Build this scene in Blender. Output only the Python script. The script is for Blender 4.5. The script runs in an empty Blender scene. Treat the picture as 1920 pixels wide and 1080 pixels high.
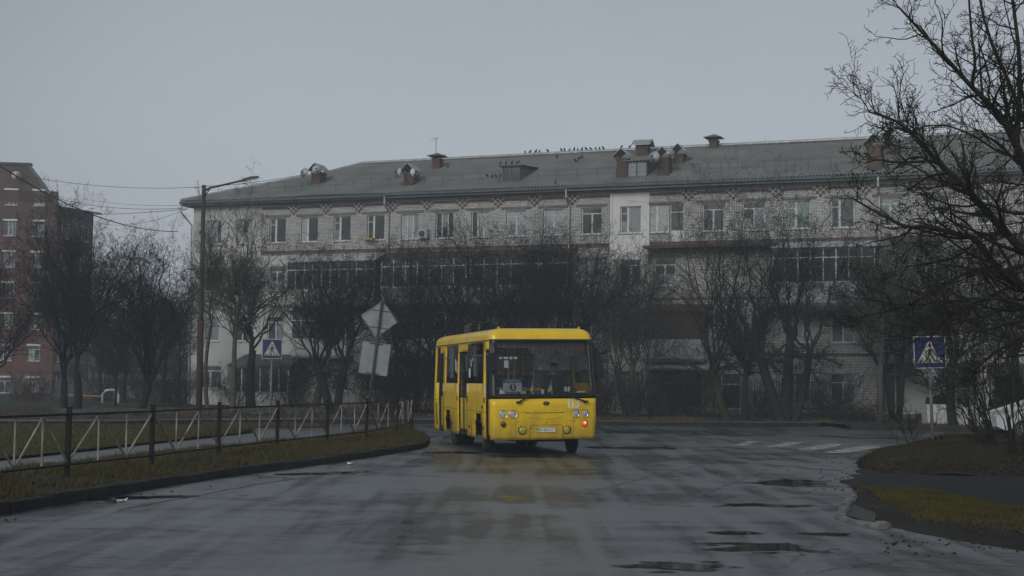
import bpy, bmesh, math, random
import numpy as np
from mathutils import Matrix, Vector, noise

SC = bpy.context.scene
COL = SC.collection
R = math.radians

# ------------------------------------------------------------------ camera
FPX, EYE = 2667.0, 1.64
PITCH, ROLL = math.atan((718 - 540) / FPX), R(0.8)
CF = Vector((0, math.cos(PITCH), math.sin(PITCH)))
_r, _u = Vector((1, 0, 0)), Vector((0, -math.sin(PITCH), math.cos(PITCH)))
CR = _r * math.cos(ROLL) + _u * math.sin(ROLL)
CU = -_r * math.sin(ROLL) + _u * math.cos(ROLL)
cd = bpy.data.cameras.new('camera')
cd.sensor_width = 36; cd.lens = 50.0; cd.clip_end = 2000; cd.clip_start = 0.2
cam = bpy.data.objects.new('camera', cd); COL.objects.link(cam)
cam.matrix_world = Matrix(((CR.x, CU.x, -CF.x, 0), (CR.y, CU.y, -CF.y, 0), (CR.z, CU.z, -CF.z, EYE), (0, 0, 0, 1)))
SC.camera = cam
SC.render.resolution_x, SC.render.resolution_y = 1024, 576

# ------------------------------------------------------------------ sky, sun, exposure
SUN_EL, SUN_AZ = 27, 205      # azimuth measured clockwise from +Y
w = bpy.data.worlds.new('World'); SC.world = w; w.use_nodes = True
nt = w.node_tree; nt.nodes.clear()
out = nt.nodes.new('ShaderNodeOutputWorld'); bg = nt.nodes.new('ShaderNodeBackground')
sky = nt.nodes.new('ShaderNodeTexSky'); sky.sky_type = 'NISHITA'; sky.sun_disc = False
sky.sun_elevation = R(SUN_EL); sky.sun_rotation = R(SUN_AZ); sky.air_density = 1.0; sky.dust_density = 6.0
tc = nt.nodes.new('ShaderNodeTexCoord'); sep = nt.nodes.new('ShaderNodeSeparateXYZ')
ramp = nt.nodes.new('ShaderNodeValToRGB')
ramp.color_ramp.elements[0].position = 0.0; ramp.color_ramp.elements[0].color = (3.10, 3.32, 3.60, 1)
ramp.color_ramp.elements[1].position = 1.0; ramp.color_ramp.elements[1].color = (2.2, 2.45, 2.62, 1)
e = ramp.color_ramp.elements.new(0.10); e.color = (2.98, 3.21, 3.50, 1)
e = ramp.color_ramp.elements.new(0.28); e.color = (2.22, 2.43, 2.66, 1)
dt = nt.nodes.new('ShaderNodeVectorMath'); dt.operation = 'DOT_PRODUCT'; dt.inputs[1].default_value = Vector((0.03, 1, 0.13)).normalized()
dr = nt.nodes.new('ShaderNodeMapRange'); dr.interpolation_type = 'SMOOTHSTEP'; dr.inputs['From Min'].default_value = 0.86; dr.inputs['From Max'].default_value = 0.995; dr.inputs['To Min'].default_value = 0.68; dr.inputs['To Max'].default_value = 1.06
mul2 = nt.nodes.new('ShaderNodeMixRGB'); mul2.blend_type = 'MULTIPLY'; mul2.inputs[0].default_value = 1
nt.links.new(tc.outputs['Generated'], dt.inputs[0]); nt.links.new(dt.outputs['Value'], dr.inputs['Value'])
nz = nt.nodes.new('ShaderNodeTexNoise'); nz.inputs['Scale'].default_value = 2.4; nz.inputs['Detail'].default_value = 5
mul = nt.nodes.new('ShaderNodeMixRGB'); mul.blend_type = 'MULTIPLY'; mul.inputs[0].default_value = 1
mr = nt.nodes.new('ShaderNodeMapRange'); mr.inputs['To Min'].default_value = 0.88; mr.inputs['To Max'].default_value = 1.12
mx = nt.nodes.new('ShaderNodeMixRGB'); mx.inputs[0].default_value = 0.9
L = nt.links.new
L(tc.outputs['Generated'], sep.inputs[0]); L(sep.outputs['Z'], ramp.inputs[0]); L(tc.outputs['Generated'], nz.inputs['Vector'])
L(nz.outputs['Fac'], mr.inputs['Value']); L(ramp.outputs[0], mul.inputs[1]); L(mr.outputs[0], mul.inputs[2])
L(mul.outputs[0], mul2.inputs[1]); L(dr.outputs[0], mul2.inputs[2]); L(sky.outputs[0], mx.inputs[1]); L(mul2.outputs[0], mx.inputs[2]); L(mx.outputs[0], bg.inputs['Color'])
bg.inputs['Strength'].default_value = 0.146
L(bg.outputs[0], out.inputs['Surface'])
sl = bpy.data.lights.new('sun', 'SUN'); sl.energy = 1.0; sl.angle = R(30); sl.color = (1.0, 0.985, 0.96)
so = bpy.data.objects.new('sun', sl); COL.objects.link(so)
sd = Vector((math.sin(R(SUN_AZ)) * math.cos(R(SUN_EL)), math.cos(R(SUN_AZ)) * math.cos(R(SUN_EL)), math.sin(R(SUN_EL))))
so.rotation_euler = sd.to_track_quat('Z', 'Y').to_euler(); so.location = (0, -20, 40)
SC.view_settings.view_transform = 'Standard'; SC.view_settings.look = 'None'
SC.view_settings.exposure = 0.22; SC.view_settings.gamma = 1; SC.view_settings.use_curve_mapping = False
SC.cycles.volume_step_rate = 10; SC.cycles.volume_bounces = 0; SC.cycles.max_bounces = 6
HAZE_DENSITY = 0.0020

# ------------------------------------------------------------------ placement helpers (world positions)
def ray(px, py): return CF + CR * ((px - 960) / FPX) + CU * ((540 - py) / FPX)
def gp(px, py, z=0.0):
    r = ray(px, py); return Vector((0, 0, EYE)) + r * ((z - EYE) / r.z)
def dp(px, py, D):
    r = ray(px, py); return Vector((0, 0, EYE)) + r * (D / r.y)
TH = R(21.6)
FT, FN, FO = Vector((math.cos(TH), -math.sin(TH), 0)), Vector((math.sin(TH), math.cos(TH), 0)), Vector((-17.5, 82.93, 0))
def fac(px, py, off=0.0):
    """facade plane of the long building: (distance along, height)"""
    r = ray(px, py); o = FO + FN * off; c = Vector((0, 0, EYE)); k = (o - c).dot(FN) / r.dot(FN); p = c + r * k
    return (p - o).dot(FT), p.z
def fs(px, py=440, off=0.0): return fac(px, py, off)[0]

# ------------------------------------------------------------------ materials
MATS = {}
def mat(name, col, rough=0.6, var=0.25, scale=6.0, bump=0.0, bscale=40.0, metal=0.0, spec=0.5, col2=None, scl=(1, 1, 1), emis=None, coat=0.0, detail=6):
    if name in MATS: return MATS[name]
    m = bpy.data.materials.new(name); m.use_nodes = True; MATS[name] = m
    n = m.node_tree.nodes; l = m.node_tree.links.new; b = n['Principled BSDF']
    b.inputs['Roughness'].default_value = rough; b.inputs['Metallic'].default_value = metal
    b.inputs['Specular IOR Level'].default_value = spec; b.inputs['Coat Weight'].default_value = coat
    t = n.new('ShaderNodeTexCoord'); mp = n.new('ShaderNodeMapping'); mp.inputs['Scale'].default_value = scl
    l(t.outputs['Object'], mp.inputs[0])
    no = n.new('ShaderNodeTexNoise'); no.inputs['Scale'].default_value = scale; no.inputs['Detail'].default_value = detail
    l(mp.outputs[0], no.inputs['Vector'])
    c2 = col2 or tuple(max(0, c * (1 - var)) for c in col); c1 = col if col2 else tuple(min(1, c * (1 + var)) for c in col)
    cr = n.new('ShaderNodeValToRGB'); cr.color_ramp.elements[0].position = 0.32; cr.color_ramp.elements[1].position = 0.68
    cr.color_ramp.elements[0].color = (*c1, 1); cr.color_ramp.elements[1].color = (*c2, 1)
    l(no.outputs['Fac'], cr.inputs[0]); l(cr.outputs[0], b.inputs['Base Color'])
    if bump:
        n2 = n.new('ShaderNodeTexNoise'); n2.inputs['Scale'].default_value = bscale; n2.inputs['Detail'].default_value = 5
        l(mp.outputs[0], n2.inputs['Vector']); bp = n.new('ShaderNodeBump'); bp.inputs['Strength'].default_value = bump; bp.inputs['Distance'].default_value = 0.03
        l(n2.outputs['Fac'], bp.inputs['Height']); l(bp.outputs[0], b.inputs['Normal'])
    if emis: b.inputs['Emission Color'].default_value = (*emis[:3], 1); b.inputs['Emission Strength'].default_value = emis[3]
    return m

def brick_mat(name, c1, c2, mortar, bw=0.25, bh=0.077, rough=0.85, msize=0.012, axis='XZ', stain=0.35):
    m = bpy.data.materials.new(name); m.use_nodes = True; MATS[name] = m
    n = m.node_tree.nodes; l = m.node_tree.links.new; b = n['Principled BSDF']; b.inputs['Roughness'].default_value = rough
    b.inputs['Specular IOR Level'].default_value = 0.2
    t = n.new('ShaderNodeTexCoord'); s = n.new('ShaderNodeSeparateXYZ'); c = n.new('ShaderNodeCombineXYZ')
    l(t.outputs['Object'], s.inputs[0])
    ad = n.new('ShaderNodeMath'); ad.operation = 'ADD'; l(s.outputs['X'], ad.inputs[0]); l(s.outputs['Y'], ad.inputs[1])
    l(ad.outputs[0], c.inputs[0]); l(s.outputs['Z'], c.inputs[1])
    br = n.new('ShaderNodeTexBrick'); br.inputs['Scale'].default_value = 1; br.inputs['Brick Width'].default_value = bw; br.inputs['Row Height'].default_value = bh
    br.inputs['Mortar Size'].default_value = msize; br.inputs['Mortar Smooth'].default_value = 0.3
    br.inputs['Color1'].default_value = (*c1, 1); br.inputs['Color2'].default_value = (*c2, 1); br.inputs['Mortar'].default_value = (*mortar, 1)
    l(c.outputs[0], br.inputs['Vector'])
    no = n.new('ShaderNodeTexNoise'); no.inputs['Scale'].default_value = 0.5; no.inputs['Detail'].default_value = 8; l(t.outputs['Object'], no.inputs['Vector'])
    mr = n.new('ShaderNodeMapRange'); mr.inputs['From Min'].default_value = 0.3; mr.inputs['From Max'].default_value = 0.7
    mr.inputs['To Min'].default_value = 1 - stain; mr.inputs['To Max'].default_value = 1.0; l(no.outputs['Fac'], mr.inputs['Value'])
    mm = n.new('ShaderNodeMixRGB'); mm.blend_type = 'MULTIPLY'; mm.inputs[0].default_value = 1
    l(br.outputs['Color'], mm.inputs[1]); l(mr.outputs[0], mm.inputs[2]); l(mm.outputs[0], b.inputs['Base Color'])
    return m

def road_mat():
    m = bpy.data.materials.new('wet_asphalt'); m.use_nodes = True; MATS['wet_asphalt'] = m
    n = m.node_tree.nodes; l = m.node_tree.links.new; b = n['Principled BSDF']
    t = n.new('ShaderNodeTexCoord')
    def noi(scale, scl, det=6, rot=0.0, dist=0.0):
        mp = n.new('ShaderNodeMapping'); mp.inputs['Scale'].default_value = scl; mp.inputs['Rotation'].default_value = (0, 0, rot)
        l(t.outputs['Object'], mp.inputs[0]); x = n.new('ShaderNodeTexNoise'); x.inputs['Scale'].default_value = scale; x.inputs['Detail'].default_value = det
        x.inputs['Distortion'].default_value = dist; l(mp.outputs[0], x.inputs['Vector']); return x.outputs['Fac']
    def rng(v, a, c, lo, hi):
        r = n.new('ShaderNodeMapRange'); r.inputs['From Min'].default_value = a; r.inputs['From Max'].default_value = c
        r.inputs['To Min'].default_value = lo; r.inputs['To Max'].default_value = hi; l(v, r.inputs['Value']); return r.outputs[0]
    def mth(op, a, c):
        x = n.new('ShaderNodeMath'); x.operation = op
        for i, v in enumerate((a, c)):
            if isinstance(v, (int, float)): x.inputs[i].default_value = v
            else: l(v, x.inputs[i])
        return x.outputs[0]
    big = noi(0.13, (1, 1.5, 1), 6, 0.2, 0.7); mid = noi(0.75, (0.65, 1.0, 1), 9, -0.5, 1.4); fine = noi(9, (0.5, 1, 1), 8); trk = noi(1.0, (2.6, 0.16, 1), 5, -0.42, 0.5); grit = noi(120, (1, 1, 1), 3)
    tot = mth('ADD', mth('MULTIPLY', big, 0.36), mth('ADD', mth('MULTIPLY', mid, 0.30), mth('MULTIPLY', trk, 0.34))); tot = mth('ADD', tot, mth('MULTIPLY', mth('SUBTRACT', fine, 0.5), 0.10))
    wet = rng(tot, 0.465, 0.56, 0, 1); pud = rng(tot, 0.60, 0.63, 0, 1)
    cr = n.new('ShaderNodeMixRGB'); cr.inputs[1].default_value = (0.092, 0.097, 0.101, 1); cr.inputs[2].default_value = (0.014, 0.0145, 0.015, 1); l(wet, cr.inputs[0])
    g = n.new('ShaderNodeMixRGB'); g.blend_type = 'MULTIPLY'; g.inputs[0].default_value = 1; l(cr.outputs[0], g.inputs[1]); l(mth('MULTIPLY', rng(fine, 0.3, 0.7, 0.7, 1.3), rng(grit, 0.3, 0.7, 0.7, 1.3)), g.inputs[2])
    l(g.outputs[0], b.inputs['Base Color'])
    rg = mth('ADD', rng(wet, 0, 1, 0.36, 0.31), rng(fine, 0.3, 0.7, -0.06, 0.06)); rg = mth('MULTIPLY', rg, rng(pud, 0, 1, 1, 0.5)); l(rg, b.inputs['Roughness'])
    l(rng(wet, 0, 1, 1.0, 0.22), b.inputs['Specular IOR Level'])
    bp = n.new('ShaderNodeBump'); bp.inputs['Distance'].default_value = 0.015
    l(mth('ADD', mth('MULTIPLY', grit, 0.6), mth('MULTIPLY', fine, 0.8)), bp.inputs['Height']); l(mth('MULTIPLY', rng(wet, 0, 1, 0.5, 0.22), rng(pud, 0, 1, 1, 0.1)), bp.inputs['Strength'])
    l(bp.outputs[0], b.inputs['Normal'])
    return m

def sheet_mask_mat(name, base, spec, rough, thr=(0.42, 0.55), scale=5.0, scl=(1, 1, 1)):
    """worn paint / film of water with ragged gaps"""
    m = bpy.data.materials.new(name); m.use_nodes = True; MATS[name] = m
    n = m.node_tree.nodes; l = m.node_tree.links.new; b = n['Principled BSDF']
    b.inputs['Base Color'].default_value = (*base, 1); b.inputs['Roughness'].default_value = rough; b.inputs['Specular IOR Level'].default_value = spec
    t = n.new('ShaderNodeTexCoord'); mp = n.new('ShaderNodeMapping'); mp.inputs['Scale'].default_value = scl; l(t.outputs['Object'], mp.inputs[0])
    no = n.new('ShaderNodeTexNoise'); no.inputs['Scale'].default_value = scale; no.inputs['Detail'].default_value = 9; no.inputs['Roughness'].default_value = 0.65; l(mp.outputs[0], no.inputs['Vector'])
    r = n.new('ShaderNodeMapRange'); r.inputs['From Min'].default_value = thr[0]; r.inputs['From Max'].default_value = thr[1]; l(no.outputs['Fac'], r.inputs['Value'])
    l(r.outputs[0], b.inputs['Alpha'])
    return m

def glass_mat(name, tint, trans=0.6, rough=0.03):
    m = bpy.data.materials.new(name); m.use_nodes = True; MATS[name] = m
    n = m.node_tree.nodes; l = m.node_tree.links.new; n.remove(n['Principled BSDF'])
    tr = n.new('ShaderNodeBsdfTransparent'); tr.inputs[0].default_value = (*tint, 1)
    gl = n.new('ShaderNodeBsdfGlossy'); gl.inputs['Roughness'].default_value = rough; gl.inputs['Color'].default_value = (0.9, 0.95, 1, 1)
    fr = n.new('ShaderNodeFresnel'); fr.inputs[0].default_value = 1.5
    mx = n.new('ShaderNodeMixShader'); l(fr.outputs[0], mx.inputs[0]); l(tr.outputs[0], mx.inputs[1]); l(gl.outputs[0], mx.inputs[2])
    l(mx.outputs[0], n['Material Output'].inputs['Surface'])
    return m

road_mat()
mat('soil', (0.032, 0.028, 0.023), 0.95, scale=1.8, bump=0.9, bscale=9, col2=(0.014, 0.013, 0.012), spec=0.2)
mat('field_soil', (0.055, 0.047, 0.036), 0.95, scale=0.5, bump=0.9, bscale=5, col2=(0.026, 0.027, 0.020), spec=0.15)
mat('turf_soil', (0.036, 0.040, 0.018), 0.95, scale=2.2, bump=0.8, bscale=14, col2=(0.035, 0.026, 0.016), spec=0.2)
mat('damp_path', (0.105, 0.112, 0.120), 0.42, scale=1.4, bump=0.3, bscale=60, col2=(0.070, 0.075, 0.080), spec=0.6)
mat('rough_asphalt', (0.026, 0.026, 0.027), 0.85, scale=1.6, bump=0.9, bscale=12, col2=(0.012, 0.012, 0.012), spec=0.2)
mat('dark_kerb', (0.030, 0.030, 0.030), 0.8, scale=3, bump=0.9, bscale=16, col2=(0.012, 0.012, 0.013), spec=0.3)
mat('light_kerb', (0.20, 0.20, 0.19), 0.85, scale=5, bump=0.9, bscale=18, col2=(0.09, 0.09, 0.085))
def grass_mat(name, a, b_, c):
    m = mat(name, a, 0.8, scale=1.7, col2=b_, spec=0.15)
    n = m.node_tree.nodes; l = m.node_tree.links.new; bs = n['Principled BSDF']; src = bs.inputs['Base Color'].links[0].from_socket
    no = n.new('ShaderNodeTexNoise'); no.inputs['Scale'].default_value = 45; t = n.new('ShaderNodeTexCoord'); l(t.outputs['Object'], no.inputs['Vector'])
    r = n.new('ShaderNodeMapRange'); r.inputs['From Min'].default_value = 0.48; r.inputs['From Max'].default_value = 0.62; l(no.outputs['Fac'], r.inputs['Value'])
    mx = n.new('ShaderNodeMixRGB'); l(r.outputs[0], mx.inputs[0]); l(src, mx.inputs[1]); mx.inputs[2].default_value = (*c, 1); l(mx.outputs[0], bs.inputs['Base Color'])
    return m
grass_mat('verge_grass', (0.060, 0.070, 0.020), (0.075, 0.048, 0.020), (0.10, 0.085, 0.040))
grass_mat('lawn_grass', (0.062, 0.074, 0.020), (0.075, 0.066, 0.022), (0.11, 0.095, 0.040))
grass_mat('moss_grass', (0.095, 0.092, 0.016), (0.050, 0.040, 0.015), (0.11, 0.09, 0.028))
grass_mat('dead_grass', (0.085, 0.060, 0.036), (0.050, 0.038, 0.026), (0.13, 0.10, 0.065))
grass_mat('bank_grass', (0.030, 0.034, 0.014), (0.040, 0.028, 0.016), (0.06, 0.048, 0.028))
mat('inner_asphalt', (0.055, 0.056, 0.056), 0.85, scale=3, bump=0.6, col2=(0.045, 0.046, 0.047))
mat('leaf_litter', (0.070, 0.040, 0.024), 0.9, scale=30, col2=(0.028, 0.020, 0.014))
mat('bark_dark', (0.022, 0.022, 0.021), 0.95, scale=8, bump=0.6, bscale=22, spec=0.15)
mat('bark_near', (0.020, 0.018, 0.016), 0.92, scale=8, bump=0.8, bscale=30, spec=0.2, col2=(0.034, 0.036, 0.020))
mat('bark_pale', (0.085, 0.080, 0.070), 0.95, scale=6, bump=0.5, bscale=20, spec=0.15)
mat('bark_green', (0.040, 0.040, 0.026), 0.95, scale=6, bump=0.5, bscale=20, spec=0.15)
mat('stem_brown', (0.045, 0.031, 0.025), 0.95, scale=3, col2=(0.022, 0.018, 0.016), spec=0.15)
mat('evergreen', (0.020, 0.036, 0.018), 0.9, scale=6, col2=(0.010, 0.020, 0.010), spec=0.2)
brick_mat('white_brick', (0.60, 0.615, 0.605), (0.46, 0.475, 0.47), (0.10, 0.10, 0.10), stain=0.35)
brick_mat('red_brick', (0.15, 0.092, 0.075), (0.115, 0.075, 0.063), (0.11, 0.10, 0.09), stain=0.4)
brick_mat('rust_brick', (0.18, 0.125, 0.11), (0.145, 0.10, 0.09), (0.11, 0.075, 0.065), stain=0.35)
brick_mat('crimson_brick', (0.20, 0.085, 0.070), (0.155, 0.07, 0.058), (0.12, 0.07, 0.06), stain=0.35)
brick_mat('brown_brick', (0.15, 0.085, 0.065), (0.12, 0.07, 0.055), (0.09, 0.07, 0.06), stain=0.3)
mat('white_plaster', (0.68, 0.69, 0.69), 0.9, scale=0.5, col2=(0.54, 0.56, 0.56), bump=0.15)
mat('grey_plaster', (0.50, 0.51, 0.49), 0.9, scale=0.5, col2=(0.36, 0.38, 0.37), bump=0.15)
mat('concrete', (0.20, 0.20, 0.19), 0.9, scale=2, bump=0.2, col2=(0.12, 0.12, 0.115))
mat('slate_roof', (0.225, 0.230, 0.226), 0.9, scale=0.55, scl=(1, 1, 2.2), col2=(0.145, 0.155, 0.145), spec=0.25, detail=9)
mat('old_slate', (0.16, 0.165, 0.16), 0.9, scale=0.5, col2=(0.09, 0.092, 0.085), spec=0.25)
mat('gutter_blue', (0.135, 0.155, 0.165), 0.6, scale=1.5, col2=(0.085, 0.10, 0.105))
mat('zinc', (0.34, 0.36, 0.37), 0.45, metal=0.4, scale=3)
mat('white_frame', (0.50, 0.52, 0.53), 0.5, var=0.12, scale=2)
mat('pane_dark', (0.030, 0.036, 0.040), 0.06, var=0.4, scale=1.2, spec=0.7)
mat('pane_mid', (0.060, 0.075, 0.085), 0.08, var=0.35, scale=1.2, spec=0.7)
mat('curtain', (0.22, 0.25, 0.28), 0.25, scale=7, scl=(3, 1, 0.15), col2=(0.14, 0.16, 0.18), spec=0.8)
mat('pale_curtain', (0.36, 0.39, 0.41), 0.25, scale=7, scl=(3, 1, 0.15), col2=(0.24, 0.27, 0.29), spec=0.8)
mat('green_curtain', (0.16, 0.25, 0.23), 0.25, scale=7, scl=(3, 1, 0.15), col2=(0.10, 0.16, 0.15), spec=0.8)
mat('blind', (0.34, 0.38, 0.40), 0.3, scale=5, scl=(0.05, 1, 3), col2=(0.18, 0.21, 0.23), spec=0.8)
mat('red_sheet', (0.12, 0.055, 0.05), 0.6, scale=2, col2=(0.06, 0.03, 0.028))
mat('dark_sheet', (0.045, 0.048, 0.05), 0.7, scale=2)
mat('brown_sheet', (0.060, 0.042, 0.036), 0.7, scale=2)
mat('pale_sheet', (0.38, 0.42, 0.45), 0.6, var=0.1, scale=2)
mat('pink_plaster', (0.20, 0.10, 0.09), 0.9, scale=0.6, col2=(0.13, 0.085, 0.08))
mat('yellow_strip', (0.35, 0.20, 0.07), 0.8)
mat('dish_grey', (0.66, 0.68, 0.69), 0.5, var=0.08, scale=3)
mat('iron', (0.035, 0.035, 0.036), 0.6, scale=5)
mat('rail_black', (0.006, 0.006, 0.0065), 0.45, scale=8, spec=0.2)
mat('bar_grey', (0.36, 0.33, 0.32), 0.55, scale=5, scl=(1, 1, 0.6), col2=(0.085, 0.07, 0.055), spec=0.4)
mat('lamp_pole', (0.062, 0.056, 0.043), 0.8, scale=3, scl=(1, 1, 0.3), col2=(0.040, 0.040, 0.036), spec=.2)
mat('pole_rust', (0.060, 0.038, 0.026), 0.9, scale=5, scl=(1, 1, 0.4), col2=(0.034, 0.027, 0.022), spec=.2)
mat('pole_grey', (0.15, 0.16, 0.165), 0.6, scale=5, metal=0.2)
mat('pole_dark', (0.035, 0.037, 0.038), 0.6, scale=5)
mat('sign_blue', (0.006, 0.022, 0.095), 0.45, scale=3, var=0.2)
mat('sign_white', (0.40, 0.41, 0.40), 0.5, scale=9, var=0.25)
mat('sign_black', (0.012, 0.012, 0.014), 0.5)
mat('sign_back', (0.30, 0.34, 0.37), 0.5, scale=2.5, col2=(0.21, 0.24, 0.26), metal=0.1)
mat('bus_yellow', (0.90, 0.62, 0.014), 0.30, scale=2.4, col2=(0.74, 0.49, 0.016), detail=10, coat=0.5, spec=0.5)
def grime(name, lo, hi, dirt):
    """road spray: ragged brown film that thins out up the panel"""
    m = MATS[name]; n = m.node_tree.nodes; l = m.node_tree.links.new; bs = n['Principled BSDF']; src = bs.inputs['Base Color'].links[0].from_socket
    t = n.new('ShaderNodeTexCoord'); sp_ = n.new('ShaderNodeSeparateXYZ'); l(t.outputs['Object'], sp_.inputs[0])
    r = n.new('ShaderNodeMapRange'); r.inputs['From Min'].default_value = hi; r.inputs['From Max'].default_value = lo; r.inputs['To Min'].default_value = -0.30; r.inputs['To Max'].default_value = 0.35; r.clamp = True; l(sp_.outputs['Z'], r.inputs['Value'])
    mp = n.new('ShaderNodeMapping'); mp.inputs['Scale'].default_value = (1, 1, .5); l(t.outputs['Object'], mp.inputs[0])
    no = n.new('ShaderNodeTexNoise'); no.inputs['Scale'].default_value = 3.5; no.inputs['Detail'].default_value = 11; no.inputs['Roughness'].default_value = .65; l(mp.outputs[0], no.inputs['Vector'])
    a_ = n.new('ShaderNodeMath'); a_.operation = 'ADD'; l(no.outputs['Fac'], a_.inputs[0]); l(r.outputs[0], a_.inputs[1])
    q = n.new('ShaderNodeMapRange'); q.inputs['From Min'].default_value = .38; q.inputs['From Max'].default_value = .95; q.inputs['To Max'].default_value = .62; l(a_.outputs[0], q.inputs['Value'])
    mx = n.new('ShaderNodeMixRGB'); l(q.outputs[0], mx.inputs[0]); l(src, mx.inputs[1]); mx.inputs[2].default_value = (*dirt, 1); l(mx.outputs[0], bs.inputs['Base Color'])
    rr = n.new('ShaderNodeMapRange'); rr.inputs['To Min'].default_value = .30; rr.inputs['To Max'].default_value = .75; l(q.outputs[0], rr.inputs['Value']); l(rr.outputs[0], bs.inputs['Roughness'])
grime('bus_yellow', .35, 1.35, (0.13, 0.085, 0.03)); MATS['bus_yellow'].node_tree.nodes['Principled BSDF'].inputs['Coat Weight'].default_value = .3
MATS['bus_skirt'] = MATS['bus_yellow']
mat('bus_black', (0.014, 0.015, 0.016), 0.35, spec=0.5)
mat('seam', (0.05, 0.035, 0.01), 0.8)
mat('rubber', (0.012, 0.012, 0.012), 0.8, scale=20)
mat('tyre', (0.014, 0.014, 0.014), 0.85, scale=20, bump=0.4)
mat('rim', (0.13, 0.12, 0.11), 0.6, scale=9, metal=0.3)
mat('grey_strip', (0.12, 0.13, 0.135), 0.5)
mat('chrome', (0.55, 0.57, 0.58), 0.15, metal=1.0, var=0.05)
mat('lens', (0.40, 0.43, 0.45), 0.08, var=0.3, scale=20, spec=0.9)
mat('fog_lens', (0.42, 0.40, 0.03), 0.1, var=0.3, scale=20, spec=0.9)
mat('red_lens', (0.10, 0.008, 0.008), 0.15, var=0.2, spec=0.8)
mat('red_lamp_lit', (0.5, 0.02, 0.02), 0.2, emis=(1.0, 0.05, 0.05, 0.7))
mat('red_lamp_core', (0.9, 0.3, 0.1), 0.2, emis=(1.0, 0.25, 0.12, 1.6))
mat('interior', (0.12, 0.125, 0.13), 0.8)
mat('ceiling_liner', (0.42, 0.42, 0.41), 0.8)
mat('seat_cloth', (0.055, 0.062, 0.075), 0.9)
mat('handrail', (0.55, 0.32, 0.03), 0.4)
mat('wine_cloth', (0.14, 0.085, 0.09), 0.9, scale=6, scl=(4, 1, 0.3))
mat('pale_cloth', (0.60, 0.63, 0.66), 0.9)
mat('paper', (0.72, 0.73, 0.72), 0.7, var=0.06)
mat('board_blue', (0.02, 0.10, 0.22), 0.6)
mat('board_green', (0.015, 0.06, 0.045), 0.6)
mat('flag_blue', (0.02, 0.13, 0.42), 0.7)
mat('flag_yellow', (0.70, 0.55, 0.02), 0.7)
mat('skin', (0.34, 0.20, 0.15), 0.6, var=0.08)
mat('jacket', (0.020, 0.022, 0.026), 0.9)
mat('cap_cloth', (0.018, 0.018, 0.02), 0.9)
mat('car_white', (0.52, 0.54, 0.56), 0.3, var=0.05, coat=0.5)
mat('car_glass', (0.02, 0.024, 0.028), 0.05, spec=0.8)
mat('bird_grey', (0.030, 0.032, 0.036), 0.8)
mat('cable', (0.015, 0.015, 0.016), 0.6)
mat('stone', (0.085, 0.085, 0.082), 0.95, scale=3, bump=0.5, col2=(0.045, 0.045, 0.044))
mat('white_board', (0.58, 0.61, 0.62), 0.7, scale=4, col2=(0.45, 0.47, 0.47))
mat('fence_grey', (0.060, 0.066, 0.070), 0.8, scale=3)
mat('picket_white', (0.42, 0.38, 0.38), 0.7, scale=3)
mat('tar', (0.010, 0.010, 0.010), 0.5)
mat('pale_track', (0.085, 0.090, 0.094), 0.55, scale=7)
sheet_mask_mat('worn_paint', (0.40, 0.40, 0.39), 0.4, 0.6, (0.39, 0.56), 4.5, (1.0, .6, 1))
sheet_mask_mat('old_track', (0.10, 0.105, 0.11), 0.6, 0.5, (0.42, 0.62), 3.0)
mat('puddle_water', (0.012, 0.012, 0.011), 0.05, spec=0.35, scale=1)
glass_mat('windscreen', (0.86, 0.90, 0.91)); glass_mat('bus_glass', (0.55, 0.58, 0.59)); glass_mat('lamp_glass', (0.9, 0.9, 0.9))

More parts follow.
